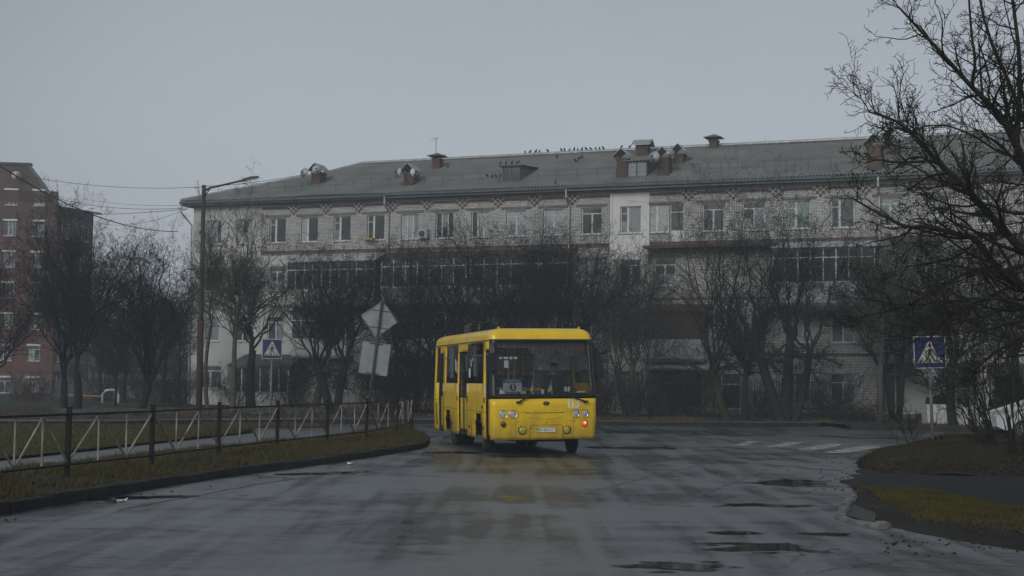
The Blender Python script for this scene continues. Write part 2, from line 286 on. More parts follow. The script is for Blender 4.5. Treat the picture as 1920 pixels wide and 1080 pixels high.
# ------------------------------------------------------------------ mesh helpers
class MB:
    def __init__(s): s.v = []; s.f = []; s.mi = []; s.m = 0
    def add(s, vs, fs_, M=None):
        o = len(s.v)
        for p in vs:
            p = Vector(p)
            if M is not None: p = M @ p
            s.v.append((p.x, p.y, p.z))
        for q in fs_: s.f.append(tuple(o + i for i in q)); s.mi.append(s.m)
        return s
    def box(s, a, b, M=None):
        x0, y0, z0 = a; x1, y1, z1 = b
        return s.add([(x0, y0, z0), (x1, y0, z0), (x1, y1, z0), (x0, y1, z0), (x0, y0, z1), (x1, y0, z1), (x1, y1, z1), (x0, y1, z1)],
                     [(0, 3, 2, 1), (4, 5, 6, 7), (0, 1, 5, 4), (1, 2, 6, 5), (2, 3, 7, 6), (3, 0, 4, 7)], M)
    def tube(s, pts, r, n=8, cap=True, M=None):
        pts = [Vector(p) for p in pts]; rs = r if isinstance(r, (list, tuple)) else [r] * len(pts); vs = []; fs_ = []
        for i, p in enumerate(pts):
            d = (pts[min(i + 1, len(pts) - 1)] - pts[max(i - 1, 0)]).normalized()
            a = d.cross(Vector((0, 0, 1))) if abs(d.z) < 0.9 else d.cross(Vector((0, 1, 0)))
            a.normalize(); b = d.cross(a)
            for k in range(n):
                t = 2 * math.pi * (k + 0.5) / n; vs.append(p + (a * math.cos(t) + b * math.sin(t)) * rs[i])
        for i in range(len(pts) - 1):
            for k in range(n): fs_.append((i * n + k, i * n + (k + 1) % n, (i + 1) * n + (k + 1) % n, (i + 1) * n + k))
        if cap: fs_.append(tuple(range(n - 1, -1, -1))); fs_.append(tuple((len(pts) - 1) * n + k for k in range(n)))
        return s.add(vs, fs_, M)
    def lathe(s, prof, n=20, M=None):
        vs = []; fs_ = []
        for r, z in prof:
            for k in range(n): t = 2 * math.pi * k / n; vs.append((r * math.cos(t), r * math.sin(t), z))
        for i in range(len(prof) - 1):
            for k in range(n): fs_.append((i * n + k, i * n + (k + 1) % n, (i + 1) * n + (k + 1) % n, (i + 1) * n + k))
        fs_.append(tuple(range(n - 1, -1, -1))); fs_.append(tuple((len(prof) - 1) * n + k for k in range(n)))
        return s.add(vs, fs_, M)
    def prism(s, poly, y0, y1, M=None):
        """polygon in XZ extruded along Y"""
        n = len(poly); vs = [(x, y0, z) for x, z in poly] + [(x, y1, z) for x, z in poly]
        fs_ = [tuple(range(n)), tuple(range(2 * n - 1, n - 1, -1))] + [(i, n + i, n + (i + 1) % n, (i + 1) % n) for i in range(n)]
        return s.add(vs, fs_, M)
    def build(s, name, m, parent=None, smooth=False):
        me = bpy.data.meshes.new(name); me.from_pydata(s.v, [], s.f)
        ms = m if isinstance(m, (list, tuple)) else [m]
        for x in ms: me.materials.append(MATS[x] if isinstance(x, str) else x)
        if len(ms) > 1: me.polygons.foreach_set('material_index', s.mi)
        if smooth: me.polygons.foreach_set('use_smooth', [True] * len(me.polygons))
        me.update(); return link(name, me, parent)
def link(name, me, parent=None):
    o = bpy.data.objects.new(name, me); COL.objects.link(o)
    if parent: o.parent = parent
    return o
def tag(o, label=None, cat=None, group=None, kind=None):
    if label: o['label'] = label
    if cat: o['category'] = cat
    if group: o['group'] = group
    if kind: o['kind'] = kind
    return o
def empty(name, loc=(0, 0, 0), rz=0.0, label=None, cat=None, group=None):
    o = bpy.data.objects.new(name, None); COL.objects.link(o); o.location = loc; o.rotation_euler = (0, 0, rz); o.empty_display_size = 0.2
    return tag(o, label, cat, group)
def copy_tree(o, parent=None):
    c = o.copy(); COL.objects.link(c)
    if parent: c.parent = parent
    for ch in [x for x in COL.objects if x.parent == o]: copy_tree(ch, c)
    return c
def np_mesh(name, V, Fq, m, parent=None, k=4):
    me = bpy.data.meshes.new(name); V = np.asarray(V, np.float32); Fq = np.asarray(Fq, np.int32)
    me.vertices.add(len(V)); me.vertices.foreach_set('co', V.ravel())
    me.loops.add(Fq.size); me.loops.foreach_set('vertex_index', Fq.ravel())
    me.polygons.add(len(Fq)); me.polygons.foreach_set('loop_start', np.arange(0, Fq.size, k, dtype=np.int32))
    try: me.polygons.foreach_set('loop_total', np.full(len(Fq), k, np.int32))
    except Exception: pass
    me.materials.append(MATS[m]); me.update(calc_edges=True); me.validate()
    return link(name, me, parent)
def text_mesh(name, body, size, m, parent=None, extrude=0.004, M=None, sx=1.0):
    c = bpy.data.curves.new(name, 'FONT'); c.body = body; c.size = size; c.extrude = extrude; c.align_x = 'CENTER'; c.align_y = 'CENTER'
    t = bpy.data.objects.new(name, c); COL.objects.link(t)
    bpy.context.view_layer.update()
    me = bpy.data.meshes.new_from_object(t.evaluated_get(bpy.context.evaluated_depsgraph_get()))
    COL.objects.unlink(t); bpy.data.objects.remove(t)
    M0 = Matrix.Rotation(math.pi / 2, 4, 'X') @ Matrix.Diagonal((sx, 1, 1, 1))
    me.transform((M or Matrix()) @ M0); me.materials.clear(); me.materials.append(MATS[m])
    me.name = name
    return link(name, me, parent)
def resample(pts, step):
    pts = [Vector(p) for p in pts]; out_ = [pts[0]]; 
    for a, b in zip(pts, pts[1:]):
        n = max(1, round((b - a).length / step))
        for i in range(1, n + 1): out_.append(a.lerp(b, i / n))
    return out_
def along(pts, n):
    """n+1 evenly spaced points"""
    pts = [Vector(p) for p in pts]; d = [0]
    for a, b in zip(pts, pts[1:]): d.append(d[-1] + (b - a).length)
    out_ = []; j = 0
    for i in range(n + 1):
        t = d[-1] * i / n
        while j < len(d) - 2 and d[j + 1] < t: j += 1
        out_.append(pts[j].lerp(pts[j + 1], (t - d[j]) / max(1e-9, d[j + 1] - d[j])))
    return out_
def smooth_line(pts, it=2):
    for _ in range(it):
        q = [pts[0]]
        for a, b in zip(pts, pts[1:]): q += [a.lerp(b, .25), a.lerp(b, .75)]
        q.append(pts[-1]); pts = q
    return pts
class Loft:
    """surface between two ground lines; also samples points for grass"""
    def __init__(s, A, B, nu, nv, zf):
        s.A, s.B, s.nu, s.nv, s.zf = along(A, nu), along(B, nu), nu, nv, zf
    def at(s, u, v):
        i = min(int(u * s.nu), s.nu - 1); f = u * s.nu - i
        p = s.A[i].lerp(s.A[i + 1], f).lerp(s.B[i].lerp(s.B[i + 1], f), v); p = p.copy(); p.z = s.zf(p.x, p.y, u, v); return p
    def mesh(s, name, m):
        b = MB(); vs = [s.at(i / s.nu, j / s.nv) for i in range(s.nu + 1) for j in range(s.nv + 1)]; w_ = s.nv + 1
        b.add(vs, [(i * w_ + j, (i + 1) * w_ + j, (i + 1) * w_ + j + 1, i * w_ + j + 1) for i in range(s.nu) for j in range(s.nv)])
        return tag(b.build(name, m, smooth=True), kind='structure')
def nz2(x, y, s=1.0, seed=0.0): return noise.noise(Vector((x * s, y * s, seed)))
def blades(name, label, loft, n, h, wd, m, seed, cat='grass', dens=None, leanf=0.5):
    rg = random.Random(seed); V = []; k = 0
    while k < n:
        u, v = rg.random(), rg.random()
        p = loft.at(u, v)
        if dens and rg.random() > dens(p, u, v): n -= 1; continue
        a = rg.uniform(0, 6.283); hh = h * rg.uniform(0.35, 1.3) * (0.62 + 0.8 * max(-0.55, nz2(p.x, p.y, 1.3, 3) + .6 * nz2(p.x, p.y, 5, 8))); ln = leanf * hh
        dx, dy = math.cos(a) * wd, math.sin(a) * wd; lx, ly = rg.gauss(0, ln), rg.gauss(0, ln)
        V += [(p.x - dx, p.y - dy, p.z - .01), (p.x + dx, p.y + dy, p.z - .01), (p.x + lx, p.y + ly, p.z + hh)]; k += 1
    F = np.arange(len(V)).reshape(-1, 3)
    return tag(np_mesh(name, V, F, m, k=3), label, cat, kind='stuff')

# ------------------------------------------------------------------ ground
b = MB(); b.add([(-300, -40, -0.10), (300, -40, -0.10), (300, 420, -0.10), (-300, 420, -0.10)], [(0, 1, 2, 3)])
tag(b.build('ground', 'field_soil'), kind='structure')
b = MB(); b.add([(-70, -12, 0), (75, -12, 0), (75, 62.5, 0), (-70, 62.5, 0)], [(0, 1, 2, 3)])
tag(b.build('road', 'wet_asphalt'), kind='structure')

def kerb(name, line, wd, h, m, side=1, seed=1, step=1.0, gap=0.012, jit=0.012, bevel=0.02):
    rg = random.Random(seed); P = along(line, max(1, round(sum((b_ - a_).length for a_, b_ in zip(line, line[1:])) / step))); b = MB()
    def off(i):
        d = (P[min(i + 1, len(P) - 1)] - P[max(i - 1, 0)]).normalized(); return Vector((-d.y, d.x, 0)) * side
    for i in range(len(P) - 1):
        d = (P[i + 1] - P[i]); g = d.normalized() * gap; a, c = P[i] + g, P[i + 1] - g; n0, n1 = off(i), off(i + 1)
        dz = rg.uniform(-jit, jit); o = rg.uniform(-jit, jit)
        vs = []
        for p, n_ in ((a, n0), (c, n1)):
            p = p + n_ * o
            for q, z in ((0, -0.05), (0.008, h - bevel), (bevel, h), (wd - bevel, h), (wd, h - bevel), (wd, -0.05)):
                v = p + n_ * q; v.z = z + (dz if z > 0 else 0); vs.append(v)
        b.add(vs, [(k, k + 1, k + 7, k + 6) for k in range(5)] + [(5, 4, 3, 2, 1, 0), (6, 7, 8, 9, 10, 11)])
    return tag(b.build(name, m), kind='structure')

# near verge with its kerb
KO = smooth_line([gp(x, y) for x, y in [(-260, 1010), (-80, 980), (0, 964), (200, 932), (400, 898), (600, 872), (700, 857), (770, 846), (800, 839), (808, 830), (800, 820), (770, 811), (740, 806)]])
kerb('kerb', KO, 0.16, 0.14, 'dark_kerb', 1, 5)
def off_line(P, d):
    o = []
    for i in range(len(P)):
        t = (P[min(i + 1, len(P) - 1)] - P[max(i - 1, 0)]).normalized(); o.append(P[i] + Vector((-t.y, t.x, 0)) * d)
    return o
KI = off_line(KO, 0.15)
inner = [gp(x, y) for x, y in [(-260, 932), (-80, 905), (0, 897), (125, 880), (283, 861), (409, 848), (519, 837), (613, 827), (700, 815), (740, 806)]]
def verge_z(x, y, u, v): return 0.12 + 0.10 * math.sin(math.pi * min(1, v * 1.0)) * (1 - 0.3 * v) + 0.03 * nz2(x, y, 1.5) - 0.10 * max(0, v - .85) / .15
verge = Loft(KI, inner, 90, 8, verge_z); verge.mesh('verge', 'turf_soil')
blades('grass', 'short olive and brown grass on the verge in front of the zigzag railing', verge, 110000, 0.125, 0.010, 'verge_grass', 3, dens=lambda p, u, v: 0.75 + 1.3 * nz2(p.x, p.y, .7, 3) + .5 * nz2(p.x, p.y, 3, 3))
blades('fallen_leaves', 'brown leaves and dead stalks scattered through the verge by the railing', verge, 7000, 0.03, 0.03, 'leaf_litter', 4, 'leaves', leanf=1.5)

# footpath behind the verge, then the lawn triangle
b = MB(); A = along(inner, 40)
Bp = along([gp(x, y) for x, y in [(-260, 896), (-80, 873), (0, 866), (130, 852), (300, 833), (380, 824), (460, 814), (560, 808), (740, 800)]], 40)
b.add([(p.x, p.y, 0.004) for p in A] + [(p.x, p.y, 0.004) for p in Bp], [(i, i + 1, 42 + i, 41 + i) for i in range(40)])
tag(b.build('path', 'damp_path'), kind='structure')
b = MB(); T = [gp(x, y) for x, y in [(-260, 797.5), (0, 799.5), (200, 800), (400, 801), (740, 800)]]; T2 = [gp(x, y) for x, y in [(-260, 802), (0, 802), (200, 802.5), (400, 806), (740, 806)]]
b.add([(p.x, p.y, 0.008) for p in T] + [(p.x, p.y, 0.008) for p in T2], [(i + 5, i + 6, i + 1, i) for i in range(4)])
tag(b.build('path', 'damp_path'), kind='structure')
lawn = Loft([gp(x, y) for x, y in [(-260, 894), (-80, 871), (0, 864), (130, 850), (300, 831), (380, 822), (440, 816), (474, 811)]],
            [gp(x, y) for x, y in [(-260, 801), (-80, 801), (0, 801.5), (200, 802.5), (400, 803), (445, 804), (468, 806), (476, 809)]], 50, 20,
            lambda x, y, u, v: 0.03 + 0.05 * nz2(x, y, .5) * min(1, 8 * v, 8 * (1 - v)) + 0.05 * min(1, 6 * v, 6 * (1 - v)) + 0.02)
lawn.mesh('lawn', 'turf_soil')
blades('grass', 'flat green lawn with brown patches beyond the grey footpath', lawn, 90000, 0.10, 0.018, 'lawn_grass', 5)
strip = Loft([gp(x, y) for x, y in [(380, 800), (450, 803), (560, 804), (620, 802)]], [gp(x, y) for x, y in [(380, 797.5), (450, 797), (560, 798), (620, 800)]], 20, 6, lambda x, y, u, v: 0.03 + 0.02 * nz2(x, y, 1))
strip.mesh('lawn', 'turf_soil')
blades('grass', 'narrow strip of yellowish grass along the far road edge', strip, 9000, 0.12, 0.02, 'dead_grass', 6)

# far kerb, pavement and dirt field in front of the houses
FK = [gp(x, y) for x, y in [(-700, 800), (-100, 799), (0, 799), (200, 799), (400, 796), (600, 794.5), (780, 794.5), (1000, 796), (1118, 798), (1200, 799), (1430, 800.5), (1540, 800)]]
FK2 = [gp(x, y) for x, y in [(1582, 800), (1592, 806), (1700, 807.5), (1815, 810), (2050, 815), (2400, 822)]]
kerb('far_kerb', FK, 0.18, 0.17, 'dark_kerb', 1, 7, step=1.5)
kerb('far_kerb', FK2, 0.18, 0.20, 'dark_kerb', 1, 8, step=1.5)
FA = FK + FK2
def back_line(d, z=0): return [p + Vector((0, d, z)) for p in FA]
fwalk = Loft([p + Vector((0, .15, 0)) for p in FA], back_line(2.2), 60, 2, lambda x, y, u, v: 0.160)
fwalk.mesh('pavement', 'damp_path')
field = Loft(back_line(2.1), [Vector((p.x * 2.2, 190, 0)) for p in FA], 60, 60, lambda x, y, u, v: 0.152 + 0.12 * max(0, nz2(x, y, .35)) * min(1, v * 8) + 0.05 * nz2(x, y, 1.1) * min(1, v * 20) - 0.02 * (v > .02))
field.mesh('field', 'field_soil')
fg = Loft(back_line(2.4), back_line(13), 60, 10, lambda x, y, u, v: 0.15)
blades('grass', 'tangled dead brown grass along the far side of the street', fg, 60000, 0.16, 0.022, 'dead_grass', 8, dens=lambda p, u, v: 0.3 + 1.6 * nz2(p.x, p.y, .35, 7))
rg = random.Random(44); b = MB()
for i in range(900):
    p = gp(rg.uniform(100, 700), rg.uniform(768, 777), .16); s_ = rg.uniform(.06, .28) ** 1.0; M = Matrix.Translation(p) @ Matrix.Rotation(rg.uniform(0, 6), 4, 'Z') @ Matrix.Diagonal((s_ * rg.uniform(.7, 1.6), s_, s_ * .6, 1))
    b.add([(math.cos(a) * rg.uniform(.7, 1), math.sin(a) * rg.uniform(.7, 1), z) for z, a0 in ((0, 0), (.6, .5)) for a in (a0, a0 + 1.5, a0 + 3.1, a0 + 4.6)] + [(0, 0, 1)],
          [(0, 1, 5, 4), (1, 2, 6, 5), (2, 3, 7, 6), (3, 0, 4, 7), (4, 5, 8), (5, 6, 8), (6, 7, 8), (7, 4, 8)], M)
tag(b.build('rubble', 'stone'), 'low bank of grey rubble between the left trees and the street', 'rubble', kind='stuff')

# right bank, drive and island
def bank_z(x, y, u, v): return -0.02 + 0.62 * (math.sin(math.pi * min(1, max(0, v)) ** 0.8)) ** 0.8 * min(1, u * 2.2) ** .8 + 0.10 * nz2(x, y, .9)
bank = Loft(smooth_line([gp(x, y) for x, y in [(1612, 876), (1650, 889), (1720, 892), (1920, 894), (2300, 900)]]),
            smooth_line([gp(x, y) for x, y in [(1612, 875), (1650, 862), (1730, 851), (1920, 846), (2300, 846)]]), 50, 16, bank_z)
bank.mesh('bank', 'soil')
blades('grass', 'dark moss and thin grass on the earth bank under the right crossing sign', bank, 60000, 0.07, 0.012, 'bank_grass', 9, dens=lambda p, u, v: 0.8 + 1.5 * nz2(p.x, p.y, .9, 2))
blades('fallen_leaves', 'dead leaves and twigs lying on the earth bank at the right', bank, 9000, 0.04, 0.03, 'leaf_litter', 10, 'leaves', leanf=1.5)
b = MB(); dl = along([gp(x, y) for x, y in [(1612, 874), (1700, 890), (2300, 896)]], 60); dl2 = along([gp(x, y) for x, y in [(1585, 905), (1612, 928), (2300, 995)]], 60); nj = 10
def drive_pt(i, j):
    p = dl[i].lerp(dl2[i], j / nj); q = max(0, 1 - i / 5); return (p.x + q * (.5 * nz2(j * .9, 2.2) + .25 * nz2(j * 2.7, 5)), p.y, 0.004 + .012 * (0 < j < nj) * (i > 0) * (1 + nz2(p.x, p.y, 1.4)))
b.add([drive_pt(i, j) for i in range(61) for j in range(nj + 1)], [(i * (nj + 1) + j, i * (nj + 1) + j + 1, (i + 1) * (nj + 1) + j + 1, (i + 1) * (nj + 1) + j) for i in range(60) for j in range(nj)])
tag(b.build('driveway', 'rough_asphalt'), kind='structure')
isl = Loft([gp(x, y) for x, y in [(1600, 925), (1562, 970), (1652, 993), (1780, 1013), (1920, 1036), (2300, 1090)]],
           [gp(x, y) for x, y in [(1600, 925), (1680, 926), (1740, 928), (1830, 938), (1900, 958), (2300, 985)]], 50, 14,
           lambda x, y, u, v: -0.012 + 0.02 * min(1, 8 * v) + 0.10 * min(1, 4 * (1 - v), max(0, 6 * v)) * min(1, max(0, (x - 4.6)) / 0.6) + 0.02 * nz2(x, y, 2) * min(1, 6 * v))
isl.mesh('island', 'soil')
b = MB(); b.add([(p.x, p.y, z) for p, z in ((gp(1603, 927), .03), (gp(1567, 966), .03), (gp(1640, 985), .03), (gp(1648, 935), .035))], [(0, 1, 2, 3)])
tag(b.build('path', 'inner_asphalt'), kind='structure')
def inside_isl(p, u, v): return 0 if p.x < 4.95 + 0.12 * (p.y - 18) else max(0, min(1, 4 * v - .6)) * (0.35 + 0.65 * (nz2(p.x, p.y, .8, 5) > -.25))
blades('grass', 'mossy yellow green grass on the small island behind the broken kerb', isl, 80000, 0.06, 0.007, 'moss_grass', 11, dens=inside_isl)
blades('fallen_leaves', 'dark rotten leaves along the front edge of the small island', isl, 6000, 0.02, 0.02, 'leaf_litter', 12, 'leaves', leanf=2, dens=lambda p, u, v: 1 if p.x > 5.1 and v < .45 else .1)
kerb('island_kerb', [gp(1600, 926), gp(1563, 970)], 0.14, 0.09, 'light_kerb', 1, 3, step=1.1, jit=.015, bevel=.03)
kerb('island_kerb', [gp(1564, 972), gp(1604, 987), gp(1650, 993)], 0.13, 0.06, 'light_kerb', 1, 4, step=.9, jit=.015, gap=.02, bevel=.03)
b = MB(); b.box((-.06, -.07, -.02), (.07, .06, .07), Matrix.Translation(gp(1654, 990)) @ Matrix.Rotation(.5, 4, 'Z') @ Matrix.Rotation(.15, 4, 'X'))
tag(b.build('kerb_block', 'light_kerb'), 'small broken piece of pale kerb at the end of the island kerb', 'kerb block')

# road markings, seams, puddles
def sheet(name, pts, m, z, kind='structure'):
    b = MB(); P = [gp(x, y) for x, y in pts]; b.add([(p.x, p.y, z) for p in P], [tuple(range(len(P)))]); return tag(b.build(name, m), kind=kind)
for pts in ([(1540, 849), (1584, 850), (1658, 838), (1622, 835.5)], [(1495, 843), (1531, 844.5), (1585, 833.5), (1552, 831)],
            [(1433, 838.5), (1461, 839.5), (1508, 830), (1480, 828.5)], [(1372, 835.5), (1395, 836.5), (1425, 828.5), (1402, 827.5)]):
    sheet('crossing_stripe', pts, 'worn_paint', 0.004)
def ribbon(name, pts, wd, m, z, seed=0, jit=0.03):
    rg = random.Random(seed); P = along([gp(x, y) for x, y in pts], 60); b = MB(); vs = []
    for i, p in enumerate(P):
        t = (P[min(i + 1, 60)] - P[max(i - 1, 0)]).normalized(); n_ = Vector((-t.y, t.x, 0)); q = p + n_ * nz2(i * .37, seed, 1) * jit * 4
        w_ = wd * rg.uniform(.6, 1.3); vs += [(q.x - n_.x * w_, q.y - n_.y * w_, z), (q.x + n_.x * w_, q.y + n_.y * w_, z)]
    b.add(vs, [(2 * i, 2 * i + 1, 2 * i + 3, 2 * i + 2) for i in range(60)]); return tag(b.build(name, m), kind='structure')
ribbon('road_seam', [(1120, 934), (1320, 943), (1560, 950)], 0.012, 'tar', .004, 1)
ribbon('road_seam', [(1100, 855), (1300, 859), (1560, 882)], 0.03, 'tar', .004, 2)
ribbon('road_seam', [(1510, 1075), (1700, 1050), (1920, 1064)], 0.008, 'tar', .004, 3)
ribbon('road_seam', [(220, 957), (500, 905), (700, 880)], 0.02, 'tar', .004, 4)
ribbon('road_patch', [(1278, 944), (1350, 915), (1440, 880)], 0.05, 'old_track', .004, 5, .01)
ribbon('road_patch', [(1100, 925), (1220, 893), (1330, 868)], 0.05, 'old_track', .004, 6, .01)
ribbon('road_patch', [(1470, 1065), (1530, 1020), (1560, 985)], 0.03, 'old_track', .004, 7, .01)
def film_mat():
    m = bpy.data.materials.new('water_film'); m.use_nodes = True; MATS['water_film'] = m
    n = m.node_tree.nodes; l = m.node_tree.links.new; b = n['Principled BSDF']
    b.inputs['Base Color'].default_value = (0.010, 0.010, 0.010, 1); b.inputs['Roughness'].default_value = 0.05; b.inputs['Specular IOR Level'].default_value = 0.4
    t = n.new('ShaderNodeTexCoord'); ln = n.new('ShaderNodeVectorMath'); ln.operation = 'LENGTH'; l(t.outputs['Object'], ln.inputs[0])
    g = n.new('ShaderNodeNewGeometry'); mp = n.new('ShaderNodeMapping'); mp.inputs['Scale'].default_value = (0.9, 1.6, 1); l(g.outputs['Position'], mp.inputs[0])
    no = n.new('ShaderNodeTexNoise'); no.inputs['Scale'].default_value = 2.2; no.inputs['Detail'].default_value = 10; no.inputs['Roughness'].default_value = 0.6; l(mp.outputs[0], no.inputs['Vector'])
    a_ = n.new('ShaderNodeMath'); a_.operation = 'MULTIPLY_ADD'; a_.inputs[1].default_value = 2.6; a_.inputs[2].default_value = -1.3 + 0.62; l(no.outputs['Fac'], a_.inputs[0])
    s_ = n.new('ShaderNodeMath'); s_.operation = 'SUBTRACT'; l(a_.outputs[0], s_.inputs[0]); l(ln.outputs['Value'], s_.inputs[1])
    r = n.new('ShaderNodeMapRange'); r.inputs['From Min'].default_value = 0.0; r.inputs['From Max'].default_value = 0.16; l(s_.outputs[0], r.inputs['Value']); l(r.outputs[0], b.inputs['Alpha'])
film_mat()
def puddle(px, py, hw, hd, rz=0.0, z=0.006):
    o = MB().add([(-1.3, -1.3, 0), (1.3, -1.3, 0), (1.3, 1.3, 0), (-1.3, 1.3, 0)], [(0, 1, 2, 3)]).build('puddle', 'water_film'); p = gp(px, py)
    o.location = (p.x, p.y, z); o.scale = (hw, hd, 1); o.rotation_euler = (0, 0, R(rz)); tag(o, kind='structure')
for k, a in enumerate(((1425, 1028, .95, .75, 0), (1430, 948, 1.1, .5, 4), (1535, 1002, .45, .25, 0), (850, 849, 1.1, .7, 0), (1640, 822, 1.6, .6, 0), (1180, 840, 2.2, 1.2, 0), (600, 888, 1.6, .5, 40), (1270, 1062, .8, .5, 10),
                       (260, 934, 1.8, .35, 33), (1480, 905, 1.5, .9, 60), (1380, 1000, .5, .3, 5))): puddle(*a, z=.005 + .0003 * k)

# ------------------------------------------------------------------ zigzag railing
def railing():
    root = empty('railing', gp(409, 868), 0, 'low black railing with pale zigzag bars along the left verge', 'railing')
    inv = Matrix.Translation(-root.location)
    P = [gp(x, y, 0.10) for x, y in [(-190, 949), (-32, 926), (125, 905), (283, 884), (409, 865), (519, 850), (613, 838), (687, 829), (745, 816), (773, 806), (769, 799), (735, 803)]]
    up = Vector((0, 0, 1)); ht = 1.02
    for i, p in enumerate(P):
        b = MB(); p0 = p - up * .15; b.box((-.035, -.035, 0), (.035, .035, ht + .22), Matrix.Translation(p0)); b.box((-.042, -.042, ht + .22), (.042, .042, ht + .235), Matrix.Translation(p0))
        o = b.build('post', 'rail_black', root); o.matrix_parent_inverse = inv
    for i in range(len(P) - 1):
        a, c = P[i], P[i + 1]; d = c - a
        for z in (0.26, ht - .03):
            b = MB(); b.tube([a + up * z, c + up * z], 0.022, 4); o = b.build('rail', 'rail_black', root); o.matrix_parent_inverse = inv
        lo, hi = up * .28, up * (ht - .05); par = i % 2
        q = [a, a + d / 3, a + d * 2 / 3, c]; seq = [lo, hi, lo, hi] if par == 0 else [hi, lo, hi, lo]
        if i > 9: q = [a, a + d / 2, c, c]; seq = seq[:3] + [seq[2]]
        for k in range(3):
            if (q[k + 1] - q[k]).length < .01: continue
            b = MB(); b.tube([q[k] + seq[k], q[k + 1] + seq[k + 1]], 0.017, 4); o = b.build('diagonal_bar', 'bar_grey', root); o.matrix_parent_inverse = inv
        for k in (1, 2):
            if i > 9 and k == 2: continue
            b = MB(); b.tube([q[k] + lo, q[k] + hi], 0.017, 4); o = b.build('upright_bar', 'bar_grey', root); o.matrix_parent_inverse = inv
railing()

# ------------------------------------------------------------------ crossing signs, turned signs, lamp
def crossing_sign(loc, hp, size, label, tilt, depth, rz):
    root = empty('crossing_sign', loc, rz, label, 'road sign', 'pedestrian crossing signs'); root.rotation_euler = (0, tilt, rz)
    MB().tube([(0, 0, -.3), (0, 0, hp)], 0.035, 10).build('post', 'pole_grey', root, True)
    s = size / 2; z = hp + s * .92
    MB().prism([(-s, z - s), (s, z - s), (s, z + s), (-s, z + s)], -.06, -.06 + depth).build('housing', 'sign_white', root)
    pb = MB().prism([(-s * .94, z - s * .94), (s * .94, z - s * .94), (s * .94, z + s * .94), (-s * .94, z + s * .94)], -.066, -.061).build('panel', 'sign_blue', root)
    MB().prism([(-s * .80, z - s * .66), (s * .80, z - s * .66), (0, z + s * .82)], -.072, -.067).build('triangle', 'sign_white', root)
    g = MB(); y0, y1 = -.078, -.073
    def lim(a, c, w_):
        a, c = Vector((a[0], a[1])) * s, Vector((c[0], c[1])) * s; d = (c - a).normalized() * w_ * s; n_ = Vector((-d.y, d.x))
        g.prism([(v.x, v.y + z) for v in (a - n_, c - n_, c + n_, a + n_)], y0, y1)
    g.prism([(math.cos(t) * .09 * s, z + .38 * s + math.sin(t) * .09 * s) for t in [k * math.pi / 5 for k in range(10)]], y0, y1)
    for a, c, w_ in (((.03, .22), (-.05, -.12), .085), ((-.05, -.1), (-.14, -.36), .045), ((-.14, -.36), (-.32, -.58), .045), ((-.02, -.1), (.16, -.32), .045), ((.16, -.32), (.30, -.58), .045),
                     ((.0, .2), (-.2, .06), .035), ((-.2, .06), (-.28, -.12), .035), ((.04, .2), (.2, .1), .035), ((.2, .1), (.26, -.05), .035),
                     ((-.62, -.64), (-.52, -.48), .05), ((-.08, -.64), (-.02, -.48), .05), ((.56, -.64), (.46, -.48), .05)): lim(a, c, w_)
    g.build('walking_figure', 'sign_black', root)
    MB().box((-s * .8, -.055 + depth, z + s * .4), (s * .8, -.035 + depth, z + s * .5)).box((-s * .8, -.055 + depth, z - s * .5), (s * .8, -.035 + depth, z - s * .4)).build('bracket', 'pole_grey', root)
p = dp(1749, 824, 31.0); crossing_sign(p, (824 - 689) / (FPX / 31) - .0, .70, 'blue and white pedestrian crossing sign on the earth bank at the right', R(-2.2), .02, 0)
p = dp(506, 797, 52.0); crossing_sign(p, (797 - 672) / (FPX / 52), .72, 'small dirty blue pedestrian crossing sign left of the leaning turned signs', R(0.2), .16, R(8))

root = empty('turned_signs', dp(683, 822, 41.5), R(12), 'leaning dark pole carrying a grey diamond and a grey panel seen from behind', 'road sign'); root.rotation_euler = (0, R(6.3), R(10))
MB().tube([(0, 0, -.3), (0, 0, 4.02)], 0.038, 10).build('post', 'pole_dark', root, True)
dz = 3.50; sd_ = .54
MB().prism([(0, dz - sd_), (sd_, dz), (0, dz + sd_), (-sd_, dz)], .045, .055, Matrix.Translation((-.02, 0, dz)) @ Matrix.Rotation(R(5), 4, 'Y') @ Matrix.Translation((0, 0, -dz))).build('diamond_panel', 'sign_back', root)
b = MB(); 
for a, c in (((0, -sd_), (sd_, 0)), ((sd_, 0), (0, sd_)), ((0, sd_), (-sd_, 0)), ((-sd_, 0), (0, -sd_))): b.tube([(a[0], .043, dz + a[1]), (c[0], .043, dz + c[1])], .013, 4)
b.build('diamond_rim', 'pole_grey', root)
MB().box((-.42, .045, 1.87), (.42, .055, 2.80)).build('square_panel', 'sign_back', root)
b = MB()
for a, c in (((-.42, 1.87), (.42, 1.87)), ((.42, 1.87), (.42, 2.80)), ((.42, 2.80), (-.42, 2.80)), ((-.42, 2.80), (-.42, 1.87))): b.tube([(a[0], .043, a[1]), (c[0], .043, c[1])], .013, 4)
b.build('square_rim', 'pole_grey', root)
for z, w_ in ((dz + .24, .30), (dz - .26, .28), (2.76, .2), (1.90, .2)): MB().box((-w_, .036, z - .015), (w_, .044, z + .015)).build('bracket', 'pole_dark', root)

